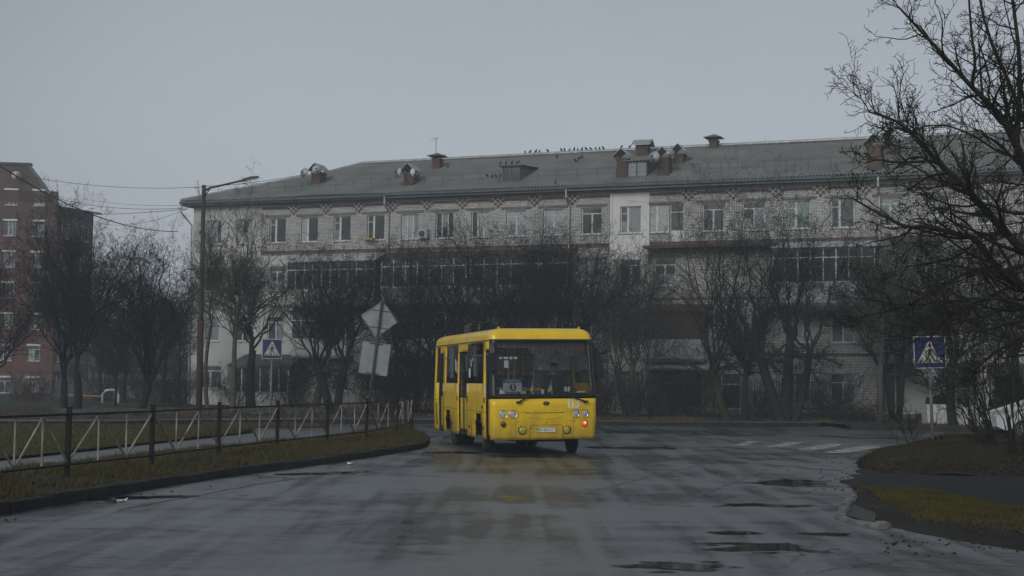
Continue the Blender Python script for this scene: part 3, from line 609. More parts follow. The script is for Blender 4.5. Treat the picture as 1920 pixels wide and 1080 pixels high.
def lamp():
    base = dp(372.5, 786, 60.5); root = empty('street_lamp', base, 0, 'tall rusty street lamp with a long slanting arm beside the left trees', 'street lamp')
    k = FPX / 60.5; top = (786 - 346) / k
    root.rotation_euler = (0, R(-0.35), 0)
    MB().tube([(0, 0, -.3), (0, 0, top * .42)], 0.135, 12).build('pole_base', 'pole_rust', root, True)
    MB().tube([(0, 0, top * .42), (0, 0, top * .44), (0, 0, top)], [.11, .095, .085], 12).build('pole', 'lamp_pole', root, True)
    ax = 95 / k; MB().tube([(0, 0, top - .25), (.25, 0, top - .12), (ax - .5, 0, top + .22)], [.05, .045, .04], 8).build('arm', 'lamp_pole', root, True)
    MB().tube([(0, 0, top - .65), (.12, 0, top - .35), (.28, 0, top - .12)], .025, 6).build('brace', 'lamp_pole', root, True)
    M = Matrix.Translation((ax - .5, 0, top + .22)) @ Matrix.Rotation(R(-13), 4, 'Y')
    MB().prism([(0, -.04), (.5, -.05), (.72, -.01), (.7, .03), (.4, .08), (0, .05)], -.11, .11, M).build('lamp_head', 'pole_dark', root)
    MB().box((.12, -.09, -.07), (.6, .09, -.05), M).build('lamp_glass', 'lamp_glass', root)
    MB().box((-.16, -.03, top * .79), (.16, .03, top * .79 + .05)).tube([(-.12, 0, top * .79), (-.12, 0, top * .79 + .14)], .03, 6).build('wire_bracket', 'iron', root)
lamp()

# ------------------------------------------------------------------ long brick apartment building
BL = empty('apartment_building', FO, -TH, 'long four storey white brick apartment building with a grey corrugated roof', 'building')
S0, S1, DEPTH, EAVE, RIDGE, OV = -1.44, 50.5, 12.0, 11.95, 14.86, 0.55
COLS = [-0.04, 2.07, 4.28, 6.37, 8.46, 10.58, 12.69, 14.79, 16.91, 18.99, 21.12, 23.27, 25.40, 27.25, 29.77, 31.85, 34.12, 36.26, 38.55, 40.75, 43.1, 45.3, 47.5]
SILL = {4: 9.50, 3: 6.74, 2: 3.84, 1: 1.08}; WH = {4: 1.40, 3: 1.38, 2: 1.38, 1: 1.22}
TYP4 = 'CCLLLLCCCTTTLDTTLLTTTLC'
opens = []        # s0, s1, z0, z1
wins = []         # s, z0, w, h, type, panes
rw = random.Random(5)
for fl in (4, 3, 2, 1):
    for i, s in enumerate(COLS):
        wd, h, z = (1.08 if i < 9 else 1.14), WH[fl], SILL[fl]
        t = TYP4[i] if fl == 4 else rw.choice('TTCL')
        if fl == 4 and i == 13: opens.append((26.45, 27.45, 9.5, 10.95)); opens.append((27.50, 28.25, 8.75, 10.95)); wins.append((26.95, 9.5, 1.0, 1.45, 'O')); wins.append((27.875, 8.75, .75, 2.2, 'D')); continue
        if fl == 3 and (2 < i < 11 or i in (14, 15, 16, 17, 18)): continue
        if fl == 2 and (i in (13, 14) or i in (3, 4, 5)): continue
        if fl == 1 and (i in (3,) or 13 <= i <= 15 or i >= 19): continue
        if fl == 1 and i in (16, 17, 18): z, h, wd = .45, 1.85, 1.2
        if fl == 1 and i in (0, 1): wd, h = 1.6, 1.3
        opens.append((s - wd / 2, s + wd / 2, z, z + h)); wins.append((s, z, wd, h, t))
SHOP = [(38.5, 40.6, .3, 2.2), (40.9, 42.2, .3, 2.2), (43.6, 46.6, .3, 2.2), (27.3, 31.2, .5, 2.25)]
SHOP = [o for o in SHOP if not any(o[0] < q[1] and o[1] > q[0] and q[2] < 2.3 for q in opens)]
opens += SHOP
def wall_cells(xs, zs, holes, yrev=0.16, zone=None):
    """front wall grid at y=0 with reveals; returns MB per zone"""
    xs = sorted(set(round(x, 3) for x in xs)); zs = sorted(set(round(z, 3) for z in zs)); out_ = {}
    for i in range(len(xs) - 1):
        for j in range(len(zs) - 1):
            cx, cz = (xs[i] + xs[i + 1]) / 2, (zs[j] + zs[j + 1]) / 2
            if any(h[0] < cx < h[1] and h[2] < cz < h[3] for h in holes): continue
            k = zone(cx, cz) if zone else 0
            out_.setdefault(k, MB()).add([(xs[i], 0, zs[j]), (xs[i + 1], 0, zs[j]), (xs[i + 1], 0, zs[j + 1]), (xs[i], 0, zs[j + 1])], [(0, 1, 2, 3)])
    for h in holes:
        k = zone((h[0] + h[1]) / 2, (h[2] + h[3]) / 2) if zone else 0; m = out_.setdefault(k, MB())
        a, b_, c, d = h; y = yrev
        m.add([(a, 0, c), (a, y, c), (a, y, d), (a, 0, d)], [(0, 3, 2, 1)]); m.add([(b_, 0, c), (b_, y, c), (b_, y, d), (b_, 0, d)], [(0, 1, 2, 3)])
        m.add([(a, 0, d), (a, y, d), (b_, y, d), (b_, 0, d)], [(0, 3, 2, 1)]); m.add([(a, 0, c), (a, y, c), (b_, y, c), (b_, 0, c)], [(0, 1, 2, 3)])
    return out_
def zone(s, z):
    if s < 3.21: return 'grey_plaster'
    if s < 5.45 and z < 8.72: return 'grey_plaster|2'
    if 24.30 < s < 26.40 and z < 11.6: return 'white_plaster'
    if z < .42: return 'concrete'
    if s > 38.2 and z < 2.6: return 'white_plaster|shop'
    return 'white_brick' if s < 26 else 'white_brick|2'
xs = [S0, 3.21, 5.45, 24.30, 26.40, 38.2, S1] + [v for o in opens for v in o[:2]]
zs = [-.3, .42, 2.6, 8.72, 11.6, EAVE] + [v for o in opens for v in o[2:]]
for k, m in wall_cells(xs, zs, opens, zone=zone).items(): tag(m.build('wall', k.split('|')[0], BL), 'white plastered strip of wall' if k == 'white_plaster' else None)
b = MB(); b.add([(S0, 0, -.3), (S0, DEPTH, -.3), (S0, DEPTH, EAVE), (S0, 0, EAVE)], [(0, 3, 2, 1)]); b.build('wall', 'grey_plaster', BL)
b = MB(); b.add([(S0, DEPTH, -.3), (S1, DEPTH, -.3), (S1, DEPTH, EAVE), (S0, DEPTH, EAVE)], [(0, 3, 2, 1)]); b.add([(S1, 0, -.3), (S1, DEPTH, -.3), (S1, DEPTH, EAVE), (S1, 0, EAVE)], [(0, 1, 2, 3)]); b.build('wall', 'white_brick', BL)
# window masters
def win_master(name, wd, h, typ):
    f = MB(); a = .055
    def bar(x0, z0, x1, z1): f.box((x0, .105, z0), (x1, .155, z1))
    W = wd / 2
    bar(-W, 0, -W + a, h); bar(W - a, 0, W, h); bar(-W + a, 0, W - a, a); bar(-W + a, h - a, W - a, h)
    if typ == 'L': x = -W + wd * .36; bar(x - .06, a, x + .06, h - a); bar(-W + a, h * .72, x - .06, h * .72 + .04); 
    elif typ == 'C': bar(-W + wd * .33 - .03, a, -W + wd * .33 + .03, h - a); bar(-W + wd * .67 - .03, a, -W + wd * .67 + .03, h - a)
    elif typ == 'T': bar(-W + a, h * .76, W - a, h * .76 + .05); bar(-.04, a, .04, h * .76)
    elif typ == 'D': bar(-W + a, a, W - a, h * .38); bar(-W + a, h * .80, W - a, h * .80 + .05)
    return f
def panes(wd, h, typ, rg):
    W = wd / 2; sp = {'L': [(-W, -W + wd * .36), (-W + wd * .36, W)], 'C': [(-W, -W + wd * .33), (-W + wd * .33, -W + wd * .67), (-W + wd * .67, W)]}.get(typ, [(-W, 0), (0, W)])
    b = MB(); base = rg.choice([0, 0, 1, 2, 2, 2, 3])
    for x0, x1 in sp:
        m = base if rg.random() < .6 else rg.choice([0, 1, 2])
        zz = [0, h * .45, h] if rg.random() < .25 else ([0, h * .76, h] if typ == 'T' else [0, h])
        for k in range(len(zz) - 1):
            b.m = m if k == 0 else rg.choice([m, 1, 1]); b.add([(x0, .13, zz[k]), (x1, .13, zz[k]), (x1, .13, zz[k + 1]), (x0, .13, zz[k + 1])], [(0, 1, 2, 3)])
    return b
PM = ['pane_dark', 'pane_mid', 'curtain', 'pale_curtain']
fcache = {}
rg = random.Random(12)
def put_window(parent, s, z, wd, h, t, rg, y=0.0, pm=None, frame='white_frame', sill=True, lintel=None):
    key = (round(wd, 2), round(h, 2), t, frame)
    if key not in fcache:
        o = win_master('window', wd, h, t).build('window', frame, parent); fcache[key] = o.data
    else: o = link('window', fcache[key], parent)
    o.location = (s, y, z)
    pn = panes(wd, h, t, rg).build('pane', pm or PM, o)
    if sill:
        ks = ('sill', round(wd, 2))
        if ks not in fcache: q = MB().box((-wd / 2 - .06, -.07, -.05), (wd / 2 + .06, .10, -.004)).build('sill', 'white_frame', o); fcache[ks] = q.data
        else: link('sill', fcache[ks], o)
    return o
for i, (s, z, wd, h, t) in enumerate(wins):
    pm = None
    if z > 9 and 6 <= i <= 8: pm = ['pale_curtain', 'curtain', 'pane_dark', 'pale_curtain']
    if z > 9 and i in (9, 10): pm = ['blind', 'blind', 'blind', 'curtain']
    if z > 9 and i == 17: pm = ['green_curtain', 'pane_mid', 'curtain', 'pane_mid']
    if z > 9 and i == 19: pm = ['green_curtain'] * 4
    put_window(BL, s, z, wd, h, t if t in 'LCTD' else 'L', rg, pm=pm, sill=(t != 'D'))
for a, b_, c, d in SHOP:
    f = MB(); n = max(2, round((b_ - a) / .9))
    for k in range(n + 1): x = a + (b_ - a) * k / n; f.box((x - .03, .1, c), (x + .03, .15, d))
    f.box((a + .03, .102, d - .55), (b_ - .03, .148, d - .5)); f.box((a + .03, .102, c), (b_ - .03, .148, c + .06))
    o = f.build('shop_window', 'white_frame', BL)
    MB().add([(a, .13, c), (b_, .13, c), (b_, .13, d), (a, .13, d)], [(0, 1, 2, 3)]).build('pane', 'pane_dark', o)
# lintels above the top windows, red bands and checkers (each a few millimetres proud)
for i, s in enumerate(COLS):
    if i < 2 or i in (12,): continue
    for z in (10.97,) + ((8.16, 5.26) if i > 17 or i in (11, 13) else ()):
        MB().box((s - .86, -.05, z), (s + .86, -.002, z + .13)).build('lintel', 'concrete', BL)
for a, c in ((3.25, 24.26), (26.44, 50.4)):
    MB().box((a, -.02, 8.86), (c, -.003, 9.00)).build('brick_band', 'rust_brick', BL)
    MB().box((a, -.035, 8.78), (c, -.003, 8.845)).build('ledge', 'concrete', BL)
    MB().box((a, -.022, 11.16 + .26), (c, -.003, 11.16 + .40)).build('brick_band', 'rust_brick', BL)
for a, c in ((26.44, 38.1), (5.6, 24.2)):
    MB().box((a, -.02, 3.16), (c, -.003, 3.30)).build('brick_band', 'rust_brick', BL)
MB().box((26.44, -.02, 5.98), (38.1, -.003, 6.12)).build('brick_band', 'rust_brick', BL)
ck = None
for i in range(2, len(COLS) - 1):
    if i in (11, 12): continue
    s = (COLS[i] + COLS[i + 1]) / 2
    if ck is None:
        b = MB(); u = .15
        for r_ in range(4):
            for c_ in range(-2, 3):
                if (r_ + c_) % 2 == 0 and not (r_ == 0 and c_ != 0): b.box((c_ * u - u / 2 + .002, -.034, 11.06 + r_ * u * .95 + .002), (c_ * u + u / 2 - .002, -.024, 11.06 + (r_ + 1) * u * .95 - .002))
        wb = MB().box((-2.5 * u, -.0235, 11.06 + u * .95), (2.5 * u, -.004, 11.06 + 4 * u * .95))
        cw = wb.build('brick_checker', 'white_brick', BL); ck = b.build('checker_red', 'rust_brick', cw); cw.location.x = s
    else:
        o = link('brick_checker', cw.data, BL); o.location.x = s; link('checker_red', ck.data, o)
MB().box((24.3, -.05, -.2), (24.42, -.003, 11.6)).build('plaster_edge', 'white_plaster', BL)

# roof: hip at the left, corrugated front slope
RW = (DEPTH + 2 * OV) / 2; HIPS = S0 - OV + 8.6
def roofz(y): return EAVE + .12 + (RIDGE - EAVE - .12) * (y + OV) / RW
def hip_x(y): return S0 - OV + 8.6 * (y + OV) / RW
PER = .19; ny = 9; nx = int((S1 + .5 - (S0 - OV)) / PER * 5); V = []; F = []
xs_ = np.linspace(S0 - OV, S1 + .5, nx)
for j in range(ny + 1):
    y = -OV - .12 + (RW + .12) * j / ny
    for i, x in enumerate(xs_):
        xx = max(x, hip_x(max(y, -OV))); V.append((xx, y, roofz(y) + .045 * math.cos(2 * math.pi * xx / PER) + .05 * nz2(xx * .2, y * .3, 1, 9) - (.012 if j else 0)))
for j in range(ny):
    for i in range(nx - 1):
        if xs_[i + 1] < hip_x(-OV + RW * j / ny): continue
        F.append((j * nx + i, j * nx + i + 1, (j + 1) * nx + i + 1, (j + 1) * nx + i))
RF = np_mesh('roof', V, F, 'slate_roof', BL)
b = MB(); x0 = S0 - OV
b.add([(x0, -OV, roofz(-OV)), (x0, DEPTH + OV, roofz(-OV)), (HIPS, DEPTH / 2, RIDGE)], [(0, 2, 1)]); b.build('hip', 'old_slate', RF)
b = MB(); b.add([(x0, DEPTH + OV, roofz(-OV)), (S1 + .5, DEPTH + OV, roofz(-OV)), (S1 + .5, DEPTH / 2, RIDGE), (HIPS, DEPTH / 2, RIDGE)], [(0, 3, 2, 1)]); b.build('back_slope', 'old_slate', RF)
MB().tube([(x0, -OV, roofz(-OV) + .03), (HIPS - 1.6, DEPTH / 2 - 1.25, RIDGE - .58), (HIPS, DEPTH / 2, RIDGE + .05), (20, DEPTH / 2, RIDGE + .07), (S1, DEPTH / 2, RIDGE + .05)], .09, 8).build('ridge_cap', 'zinc', RF)
b = MB(); b.box((x0, -OV, EAVE - .20), (S1 + .5, -.002, EAVE - .15)); b.box((x0, -OV, EAVE - .15), (S1 + .5, -OV + .04, EAVE + .06)); b.box((x0, -OV + .04, EAVE - .15), (x0 + .04, DEPTH + OV, EAVE + .06)); b.box((x0, -.002, EAVE - .20), (S0 - .003, DEPTH + OV, EAVE - .15)); b.build('soffit', 'gutter_blue', RF)
for a, c, dz in ((x0, 11.3, 0), (11.35, 22.0, .02), (22.05, 38.0, .03), (38.1, S1, 0)):
    pf = [(-OV - .17, EAVE + .03), (-OV - .14, EAVE - .09), (-OV - .06, EAVE - .12), (-OV - .005, EAVE - .09), (-OV - .005, EAVE + .04)]
    b = MB(); n = len(pf); b.add([(a, y, z + dz) for y, z in pf] + [(c, y, z + dz - .03) for y, z in pf], [(i, i + 1, n + i + 1, n + i) for i in range(n - 1)]); b.build('gutter', 'gutter_blue', RF)
for s in (11.42, 22.05, 38.05):
    MB().tube([(s, -OV - .08, EAVE - .1), (s, -OV - .08, EAVE - .55), (s, -.10, EAVE - .95), (s, -.10, .2)], .055, 8).build('downpipe', 'zinc', BL)
MB().tube([(x0 + .1, -OV - .06, EAVE - .1), (x0 + .1, -OV - .06, EAVE - .6), (S0 - .05, -.10, EAVE - 1.3), (S0 + .06, -.1, .2)], .055, 8).build('downpipe', 'zinc', BL)
b = MB(); ry = .25; n = 46
for k in range(n + 1):
    x = S0 + .4 + (S1 - S0 - .8) * k / n; z = roofz(ry); b.tube([(x, ry, z), (x, ry, z + .62)], .010, 3); b.tube([(x, ry, z + .55), (x, ry + .5, roofz(ry + .5))], .008, 3)
for h in (.32, .6): b.tube([(S0 + .4, ry, roofz(ry) + h), (S1 - .4, ry, roofz(ry) + h)], .009, 3)
b.build('roof_railing', 'iron', RF)

def on_roof(px, py):
    """pixel -> local point on the front slope"""
    r = ray(px, py); c = Vector((0, 0, EYE)); lo, hi = 40, 140
    M = Matrix.Rotation(TH, 4, 'Z') @ Matrix.Translation(-FO)
    for _ in range(50):
        k = (lo + hi) / 2; q = M @ (c + r * k)
        if q.z < roofz(q.y): hi = k
        else: lo = k
    return M @ (c + r * lo)
def chimney(px, py, wd, dpt, top, cap, dishes=()):
    p = on_roof(px, py); x, y = p.x, p.y + dpt / 2; zb = roofz(y - dpt / 2) - .15
    c = MB().box((x - wd / 2, y - dpt / 2, zb), (x + wd / 2, y + dpt / 2, zb + top)).box((x - wd / 2 - .04, y - dpt / 2 - .04, zb + top), (x + wd / 2 + .04, y + dpt / 2 + .04, zb + top + .10)).build('chimney', 'red_brick', RF)
    zt = zb + top + .10; b = MB()
    if cap == 'gable':
        g, W, D_ = .42, wd / 2 + .16, dpt / 2 + .25
        for q in (-1, 1): b.box((x - wd / 2 * .9 * q - .02, y - dpt / 2 + .05, zt), (x - wd / 2 * .9 * q + .02, y - dpt / 2 + .1, zt + .12)); b.box((x - wd / 2 * .9 * q - .02, y + dpt / 2 - .1, zt), (x - wd / 2 * .9 * q + .02, y + dpt / 2 - .05, zt + .12))
        vs = [(x - W, y - D_, zt + .10), (x, y - D_, zt + .10 + g), (x + W, y - D_, zt + .10), (x - W, y + D_, zt + .10), (x, y + D_, zt + .10 + g), (x + W, y + D_, zt + .10)]
        vs += [(a, b_, c_ - .03) for a, b_, c_ in vs]; b.add(vs, [(0, 1, 4, 3), (1, 2, 5, 4), (6, 9, 10, 7), (7, 10, 11, 8), (0, 6, 7, 1), (1, 7, 8, 2)])
        b.build('cap', 'zinc', c)
    elif cap == 'side':
        W, D_ = wd / 2 + .22, dpt / 2 + .2
        for q in (-1, 1): b.box((x + q * wd * .4 - .02, y - .02, zt), (x + q * wd * .4 + .02, y + .02, zt + .2))
        vs = [(x - W, y - D_, zt + .12), (x - W, y, zt + .45), (x - W, y + D_, zt + .12), (x + W, y - D_, zt + .12), (x + W, y, zt + .45), (x + W, y + D_, zt + .12)]
        vs += [(a, b_, c_ - .03) for a, b_, c_ in vs]; b.add(vs, [(0, 3, 4, 1), (1, 4, 5, 2), (6, 7, 10, 9), (7, 8, 11, 10), (0, 6, 9, 3)]); b.build('cap', 'zinc', c)
    else:
        W = wd / 2 + .28
        for q in (-1, 1): b.box((x + q * wd * .4 - .015, y - .015, zt), (x + q * wd * .4 + .015, y + .015, zt + .16))
        b.add([(x - W, y - W, zt + .13), (x + W, y - W, zt + .13), (x + W, y + W, zt + .13), (x - W, y + W, zt + .13), (x, y, zt + .36)], [(0, 1, 4), (1, 2, 4), (2, 3, 4), (3, 0, 4), (3, 2, 1, 0)]); b.build('cap', 'old_slate', c)
    for dx, dz, r_, az in dishes: dish(BL, (x + dx, y - dpt / 2 - .50, zb + dz), r_, az)
    return x, y, zt
def dish(parent, loc, r_, az):
    M = Matrix.Translation(loc) @ Matrix.Rotation(R(az), 4, 'Z') @ Matrix.Rotation(R(78), 4, 'X')
    prof = [(r_ * k / 6, .18 * r_ * (k / 6) ** 2) for k in range(1, 7)]
    b = MB().lathe([(0.01, 0)] + prof, 24, M); o = b.build('satellite_dish', 'dish_grey', parent, True)
    MB().tube([(0, r_ * -.95, .2 * r_), (0, r_ * -.55, .62 * r_), (0, 0, .80 * r_)], .014, 4, M=M).tube([(-.05, 0, .8 * r_), (.05, 0, .8 * r_)], .05, 6, M=M).build('feed_arm', 'iron', o)
    MB().tube([(0, 0, -.04), (0, .1, -.3)], .02, 5, M=M).build('mount', 'iron', o)
chimney(592, 346, .58, .70, .78, 'gable', ((-.46, .78, .29, -10), (.34, .92, .29, 18)))
chimney(766, 347, .58, .70, .76, 'gable', ((-.36, .78, .28, -35), (.56, .74, .27, 60)))
x, y, z = chimney(817, 316, .46, .50, .66, 'flat')
MB().tube([(x - .12, y, z), (x - .12, y, z + 1.25)], .016, 5).tube([(x - .5, y, z + 1.18), (x + .05, y, z + 1.22)], .012, 4).tube([(x - .12, y, z + 1.05), (x - .12, y - .2, z + 1.1)], .01, 4).build('aerial', 'iron', BL)
chimney(1166, 333, .60, .70, 1.08, 'gable')
chimney(1243, 330, .60, .70, 1.05, 'gable', ((-.32, 1.05, .32, -12),))
chimney(1203, 292, .66, .55, .55, 'side')
chimney(1272, 308, .54, .65, .64, 'gable', ((-.36, .70, .25, 10),))
chimney(1337, 279, .44, .46, .55, 'flat')
chimney(1640, 319, .74, .75, 1.30, 'gable')
chimney(1672, 290, .60, .65, .95, 'gable', ((.40, .75, .28, 10),))
def dormer(px, py, wd, h, pane_m):
    p = on_roof(px, py); x, y = p.x, p.y; z0 = roofz(y) - .05; slope = (RIDGE - EAVE - .12) / RW; L_ = h / slope * 0.98
    f = MB().box((x - wd / 2, y, z0), (x - wd / 2 + .08, y + .06, z0 + h)).box((x + wd / 2 - .08, y, z0), (x + wd / 2, y + .06, z0 + h)).box((x - wd / 2 + .08, y, z0), (x + wd / 2 - .08, y + .06, z0 + .08)).box((x - wd / 2 + .08, y, z0 + h - .06), (x + wd / 2 - .08, y + .06, z0 + h)).box((x - .03, y, z0 + .08), (x + .03, y + .05, z0 + h - .06))
    d = f.build('dormer', 'gutter_blue', RF)
    MB().add([(x - wd / 2 + .08, y + .04, z0 + .08), (x + wd / 2 - .08, y + .04, z0 + .08), (x + wd / 2 - .08, y + .04, z0 + h - .06), (x - wd / 2 + .08, y + .04, z0 + h - .06)], [(0, 1, 2, 3)]).build('pane', pane_m, d)
    b = MB(); e_ = y + L_
    for q in (-1, 1): X = x + q * (wd / 2 - .01); b.add([(X, y + .05, z0), (X, y + .05, z0 + h), (X, e_, z0 + h + .12), (X, e_, z0 + h)], [(0, 1, 2, 3)])
    b.build('cheek', 'gutter_blue', d)
    n = 40; vs = []; ex = .16
    for yy, zz in ((y - .18, z0 + h + .01), (e_ + .6, z0 + h + .26)):
        for k in range(n + 1): X = x - wd / 2 - ex + (wd + 2 * ex) * k / n; vs.append((X, yy, zz + .025 * math.cos(X / PER * 2 * math.pi)))
    vs += [(a, b_, c_ - .05) for a, b_, c_ in vs]; m_ = n + 1
    MB().add(vs, [(k, k + 1, m_ + k + 1, m_ + k) for k in range(n)] + [(2 * m_ + k + 1, 2 * m_ + k, 3 * m_ + k, 3 * m_ + k + 1) for k in range(n)] + [(k, 2 * m_ + k, 2 * m_ + k + 1, k + 1) for k in range(n)]).build('dormer_roof', 'slate_roof', d)
dormer(957, 341, 1.05, .95, 'pane_mid')
dormer(1193, 331, 1.15, .90, 'curtain')

# balconies and lower details
def glazing(parent, a, c, z0, z1, y, n, frame='white_frame', pane='pane_dark', tr=.72):
    f = MB()
    for k in range(n + 1): x = a + (c - a) * k / n; f.box((x - .035, y - .03, z0), (x + .035, y + .03, z1))
    zt = z0 + (z1 - z0) * tr
    for z in (z0, zt, z1 - .06): f.box((a + .035, y - .027, z), (c - .035, y + .027, z + .05))
    g = f.build('glazing', frame, parent); return g
def balcony(a, c, z0, zr, z1, dpt, n, front='pale_sheet', glz=True, roof=None, pane='pane_dark', frame='white_frame', lab=None):
    fl_ = MB().box((a, -dpt, z0 - .14), (c, -.004, z0)).build('balcony', 'concrete', BL); tag(fl_, lab)
    MB().box((a + .02, -dpt + .02, z0 + .002), (c - .02, -dpt + .07, zr)).box((a + .02, -dpt + .072, z0 + .002), (a + .07, -.006, zr)).box((c - .07, -dpt + .072, z0 + .002), (c - .02, -.006, zr)).build('parapet', front, fl_)
    if glz:
        f = MB(); y = -dpt + .05
        for k in range(n + 1): x = a + .05 + (c - a - .1) * k / n; f.box((x - .026, y - .03, zr), (x + .026, y + .03, z1))
        zt = zr + (z1 - zr) * .70
        for z in (zr + .002, zt, z1 - .06): f.box((a + .085, y - .026, z), (c - .085, y + .026, z + .055))
        f.build('glazing_frame', frame, fl_)
        MB().add([(a + .03, y + .01, zr), (c - .03, y + .01, zr), (c - .03, y + .01, z1), (a + .03, y + .01, z1)], [(0, 1, 2, 3)]).add([(a + .04, y, zr), (a + .04, -.01, zr), (a + .04, -.01, z1), (a + .04, y, z1)], [(0, 3, 2, 1)]).add([(c - .04, y, zr), (c - .04, -.01, zr), (c - .04, -.01, z1), (c - .04, y, z1)], [(0, 1, 2, 3)]).build('pane', pane, fl_)
    if roof:
        b = MB(); b.add([(a - .1, -dpt - .15, z1 + .002), (c + .1, -dpt - .15, z1 + .002), (c + .1, -.005, z1 + .36), (a - .1, -.005, z1 + .36), (a - .1, -dpt - .15, z1 + .05), (c + .1, -dpt - .15, z1 + .05), (c + .1, -.005, z1 + .41), (a - .1, -.005, z1 + .41)], [(0, 3, 2, 1), (4, 5, 6, 7), (0, 1, 5, 4), (1, 2, 6, 5), (3, 0, 4, 7)]); b.build('roof', roof, fl_)
    return fl_
balcony(5.5, 11.1, 5.85, 6.65, 8.25, 1.0, 10, 'grey_plaster', roof='pale_sheet')
balcony(11.45, 16.6, 5.85, 6.75, 8.35, 1.0, 7, 'grey_plaster', roof='red_sheet', pane='pane_mid', frame='dish_grey', lab='glazed balcony under a red sheet roof')
balcony(16.75, 22.3, 5.85, 6.75, 8.38, 1.0, 7, 'grey_plaster', roof='red_sheet', pane='pane_mid', frame='dish_grey', lab='glazed balcony under a red sheet roof')
balcony(33.0, 38.0, 5.72, 6.72, 8.42, 1.15, 8, 'pale_sheet', roof='pale_sheet', lab='pale blue enclosed balcony with white frames')
balcony(26.4, 29.6, 2.95, 3.95, 5.35, 1.1, 5, 'pale_sheet', roof='red_sheet', pane='brown_sheet', frame='brown_sheet', lab='brown boarded balcony above a pale parapet')
balcony(12.0, 16.0, 3.0, 3.9, 5.4, .8, 6, 'grey_plaster', roof='fence_grey')
balcony(5.9, 9.4, 3.0, 3.9, 5.4, 1.0, 6, 'grey_plaster', roof='dark_sheet')
MB().box((26.35, -.95, 8.60), (33.2, -.004, 8.74)).build('balcony_slab', 'brown_sheet', BL)
MB().box((38.6, -1.0, 8.62), (41.0, -.004, 8.75)).build('balcony_slab', 'brown_sheet', BL)
balcony(44.6, 48.6, 8.7, 9.7, 11.2, 1.2, 6, 'pale_sheet', pane='pane_mid', lab='blue enclosed balcony at the right end')
MB().box((33.0, -1.2, 5.35), (42.5, -.004, 5.57)).build('balcony_slab', 'dark_sheet', BL)
# entrance canopies and porch
def canopy(a, c, z, dpt, m):
    o = MB().add([(a, -dpt, z), (c, -dpt, z), (c, -.004, z + .45), (a, -.004, z + .45), (a, -dpt, z + .08), (c, -dpt, z + .08), (c, -.004, z + .53), (a, -.004, z + .53)], [(0, 3, 2, 1), (4, 5, 6, 7), (0, 1, 5, 4), (1, 2, 6, 5), (3, 0, 4, 7)]).build('canopy', m, BL)
    b = MB()
    for x in (a + .15, c - .15): b.tube([(x, -dpt + .12, -.2), (x, -dpt + .12, z + .03)], .05, 6)
    b.build('canopy_post', 'concrete', o)
canopy(26.3, 29.9, 2.42, 1.4, 'pale_sheet'); canopy(38.3, 42.6, 2.35, 1.3, 'dark_sheet'); canopy(43.0, 47.2, 2.35, 1.3, 'dark_sheet')
po = MB().box((2.6, -1.8, -.2), (6.3, -.005, .95)).build('porch', 'grey_plaster', BL)
f = MB()
for k in range(7): x = 2.65 + 3.6 * k / 6; f.box((x - .04, -1.76, .95), (x + .04, -1.68, 2.25))
f.box((2.6, -1.78, 2.25), (6.3, -1.66, 2.33)).build('glazing_frame', 'white_frame', po)
MB().box((2.64, -1.70, .952), (6.26, -1.66, 2.249)).box((2.64, -1.658, .952), (2.70, -.01, 2.249)).build('pane', 'pane_dark', po)
MB().add([(2.4, -2.0, 2.34), (6.5, -2.0, 2.34), (6.5, -.006, 3.0), (2.4, -.006, 3.0), (2.4, -2.0, 2.42), (6.5, -2.0, 2.42), (6.5, -.006, 3.08), (2.4, -.006, 3.08)], [(0, 3, 2, 1), (4, 5, 6, 7), (0, 1, 5, 4), (1, 2, 6, 5), (3, 0, 4, 7)]).build('roof', 'fence_grey', po)
p = fac(797, 440); ac = MB().box((p[0] - .28, -.36, p[1] - .22), (p[0] + .28, -.01, p[1] + .26)).build('air_conditioner', 'pale_sheet', BL)
MB().lathe([(.18, 0), (.18, .01)], 16, Matrix.Translation((p[0] - .04, -.362, p[1] + .02)) @ Matrix.Rotation(R(90), 4, 'X')).build('fan_grille', 'iron', ac)
dish(BL, (40.4, -1.6, 2.25), .50, 5)
dish(BL, (22.6, -.5, 6.95), .22, 0)
MB().tube([(10.3, -.35, 9.45), (10.3, -.02, 9.45)], .02, 4).box((10.0, -.4, 9.46), (10.6, -.08, 9.58)).build('window_box', 'yellow_strip', BL)

# ------------------------------------------------------------------ red brick building at the left
LB = empty('apartment_building', dp(96, 755, 128) * 1.0, 0, 'tall red brick apartment building with a stepped gable at the far left', 'building')
LB.rotation_euler = (0, 0, R(6)); LB.location.z = 0
kk = FPX / 128
def lz(py, px=50): return (718 - 12.5 + (px - 50) * .014 - py) / kk + EYE
def lx(px): return (px - 103) / kk / math.cos(R(6))
W_ = 12.5
rows = [lz(y) for y in (385, 443, 502, 560, 618, 677, 737)]
lo_ = []; xl = [lx(17), lx(68)]
for r_ in rows:
    for x in xl + [lx(-40)]: lo_.append((x - .52, x + .52, r_, r_ + 1.35))
def zl(x, z): return 'brown_brick' if z > rows[1] - .35 else ('crimson_brick' if z > rows[6] + 1.7 else 'pink_plaster')
zt = lz(378)
for k, m in wall_cells([-W_, 0] + [v for o in lo_ for v in o[:2]], [-.3, rows[1] - .35, rows[6] + 1.7, zt] + [v for o in lo_ for v in o[2:]], lo_, zone=zl).items(): m.build('wall', k, LB)
rg = random.Random(77)
for x0_, x1_, z0_, z1_ in lo_:
    put_window(LB, (x0_ + x1_) / 2, z0_, x1_ - x0_, z1_ - z0_, rg.choice('TC'), rg)
    MB().box((x0_ - .1, -.06, z1_ + .01), (x1_ + .1, -.003, z1_ + .16)).build('lintel', 'dish_grey', LB)
ga = MB(); g0, g1, gt = lx(100), lx(48), lz(309)
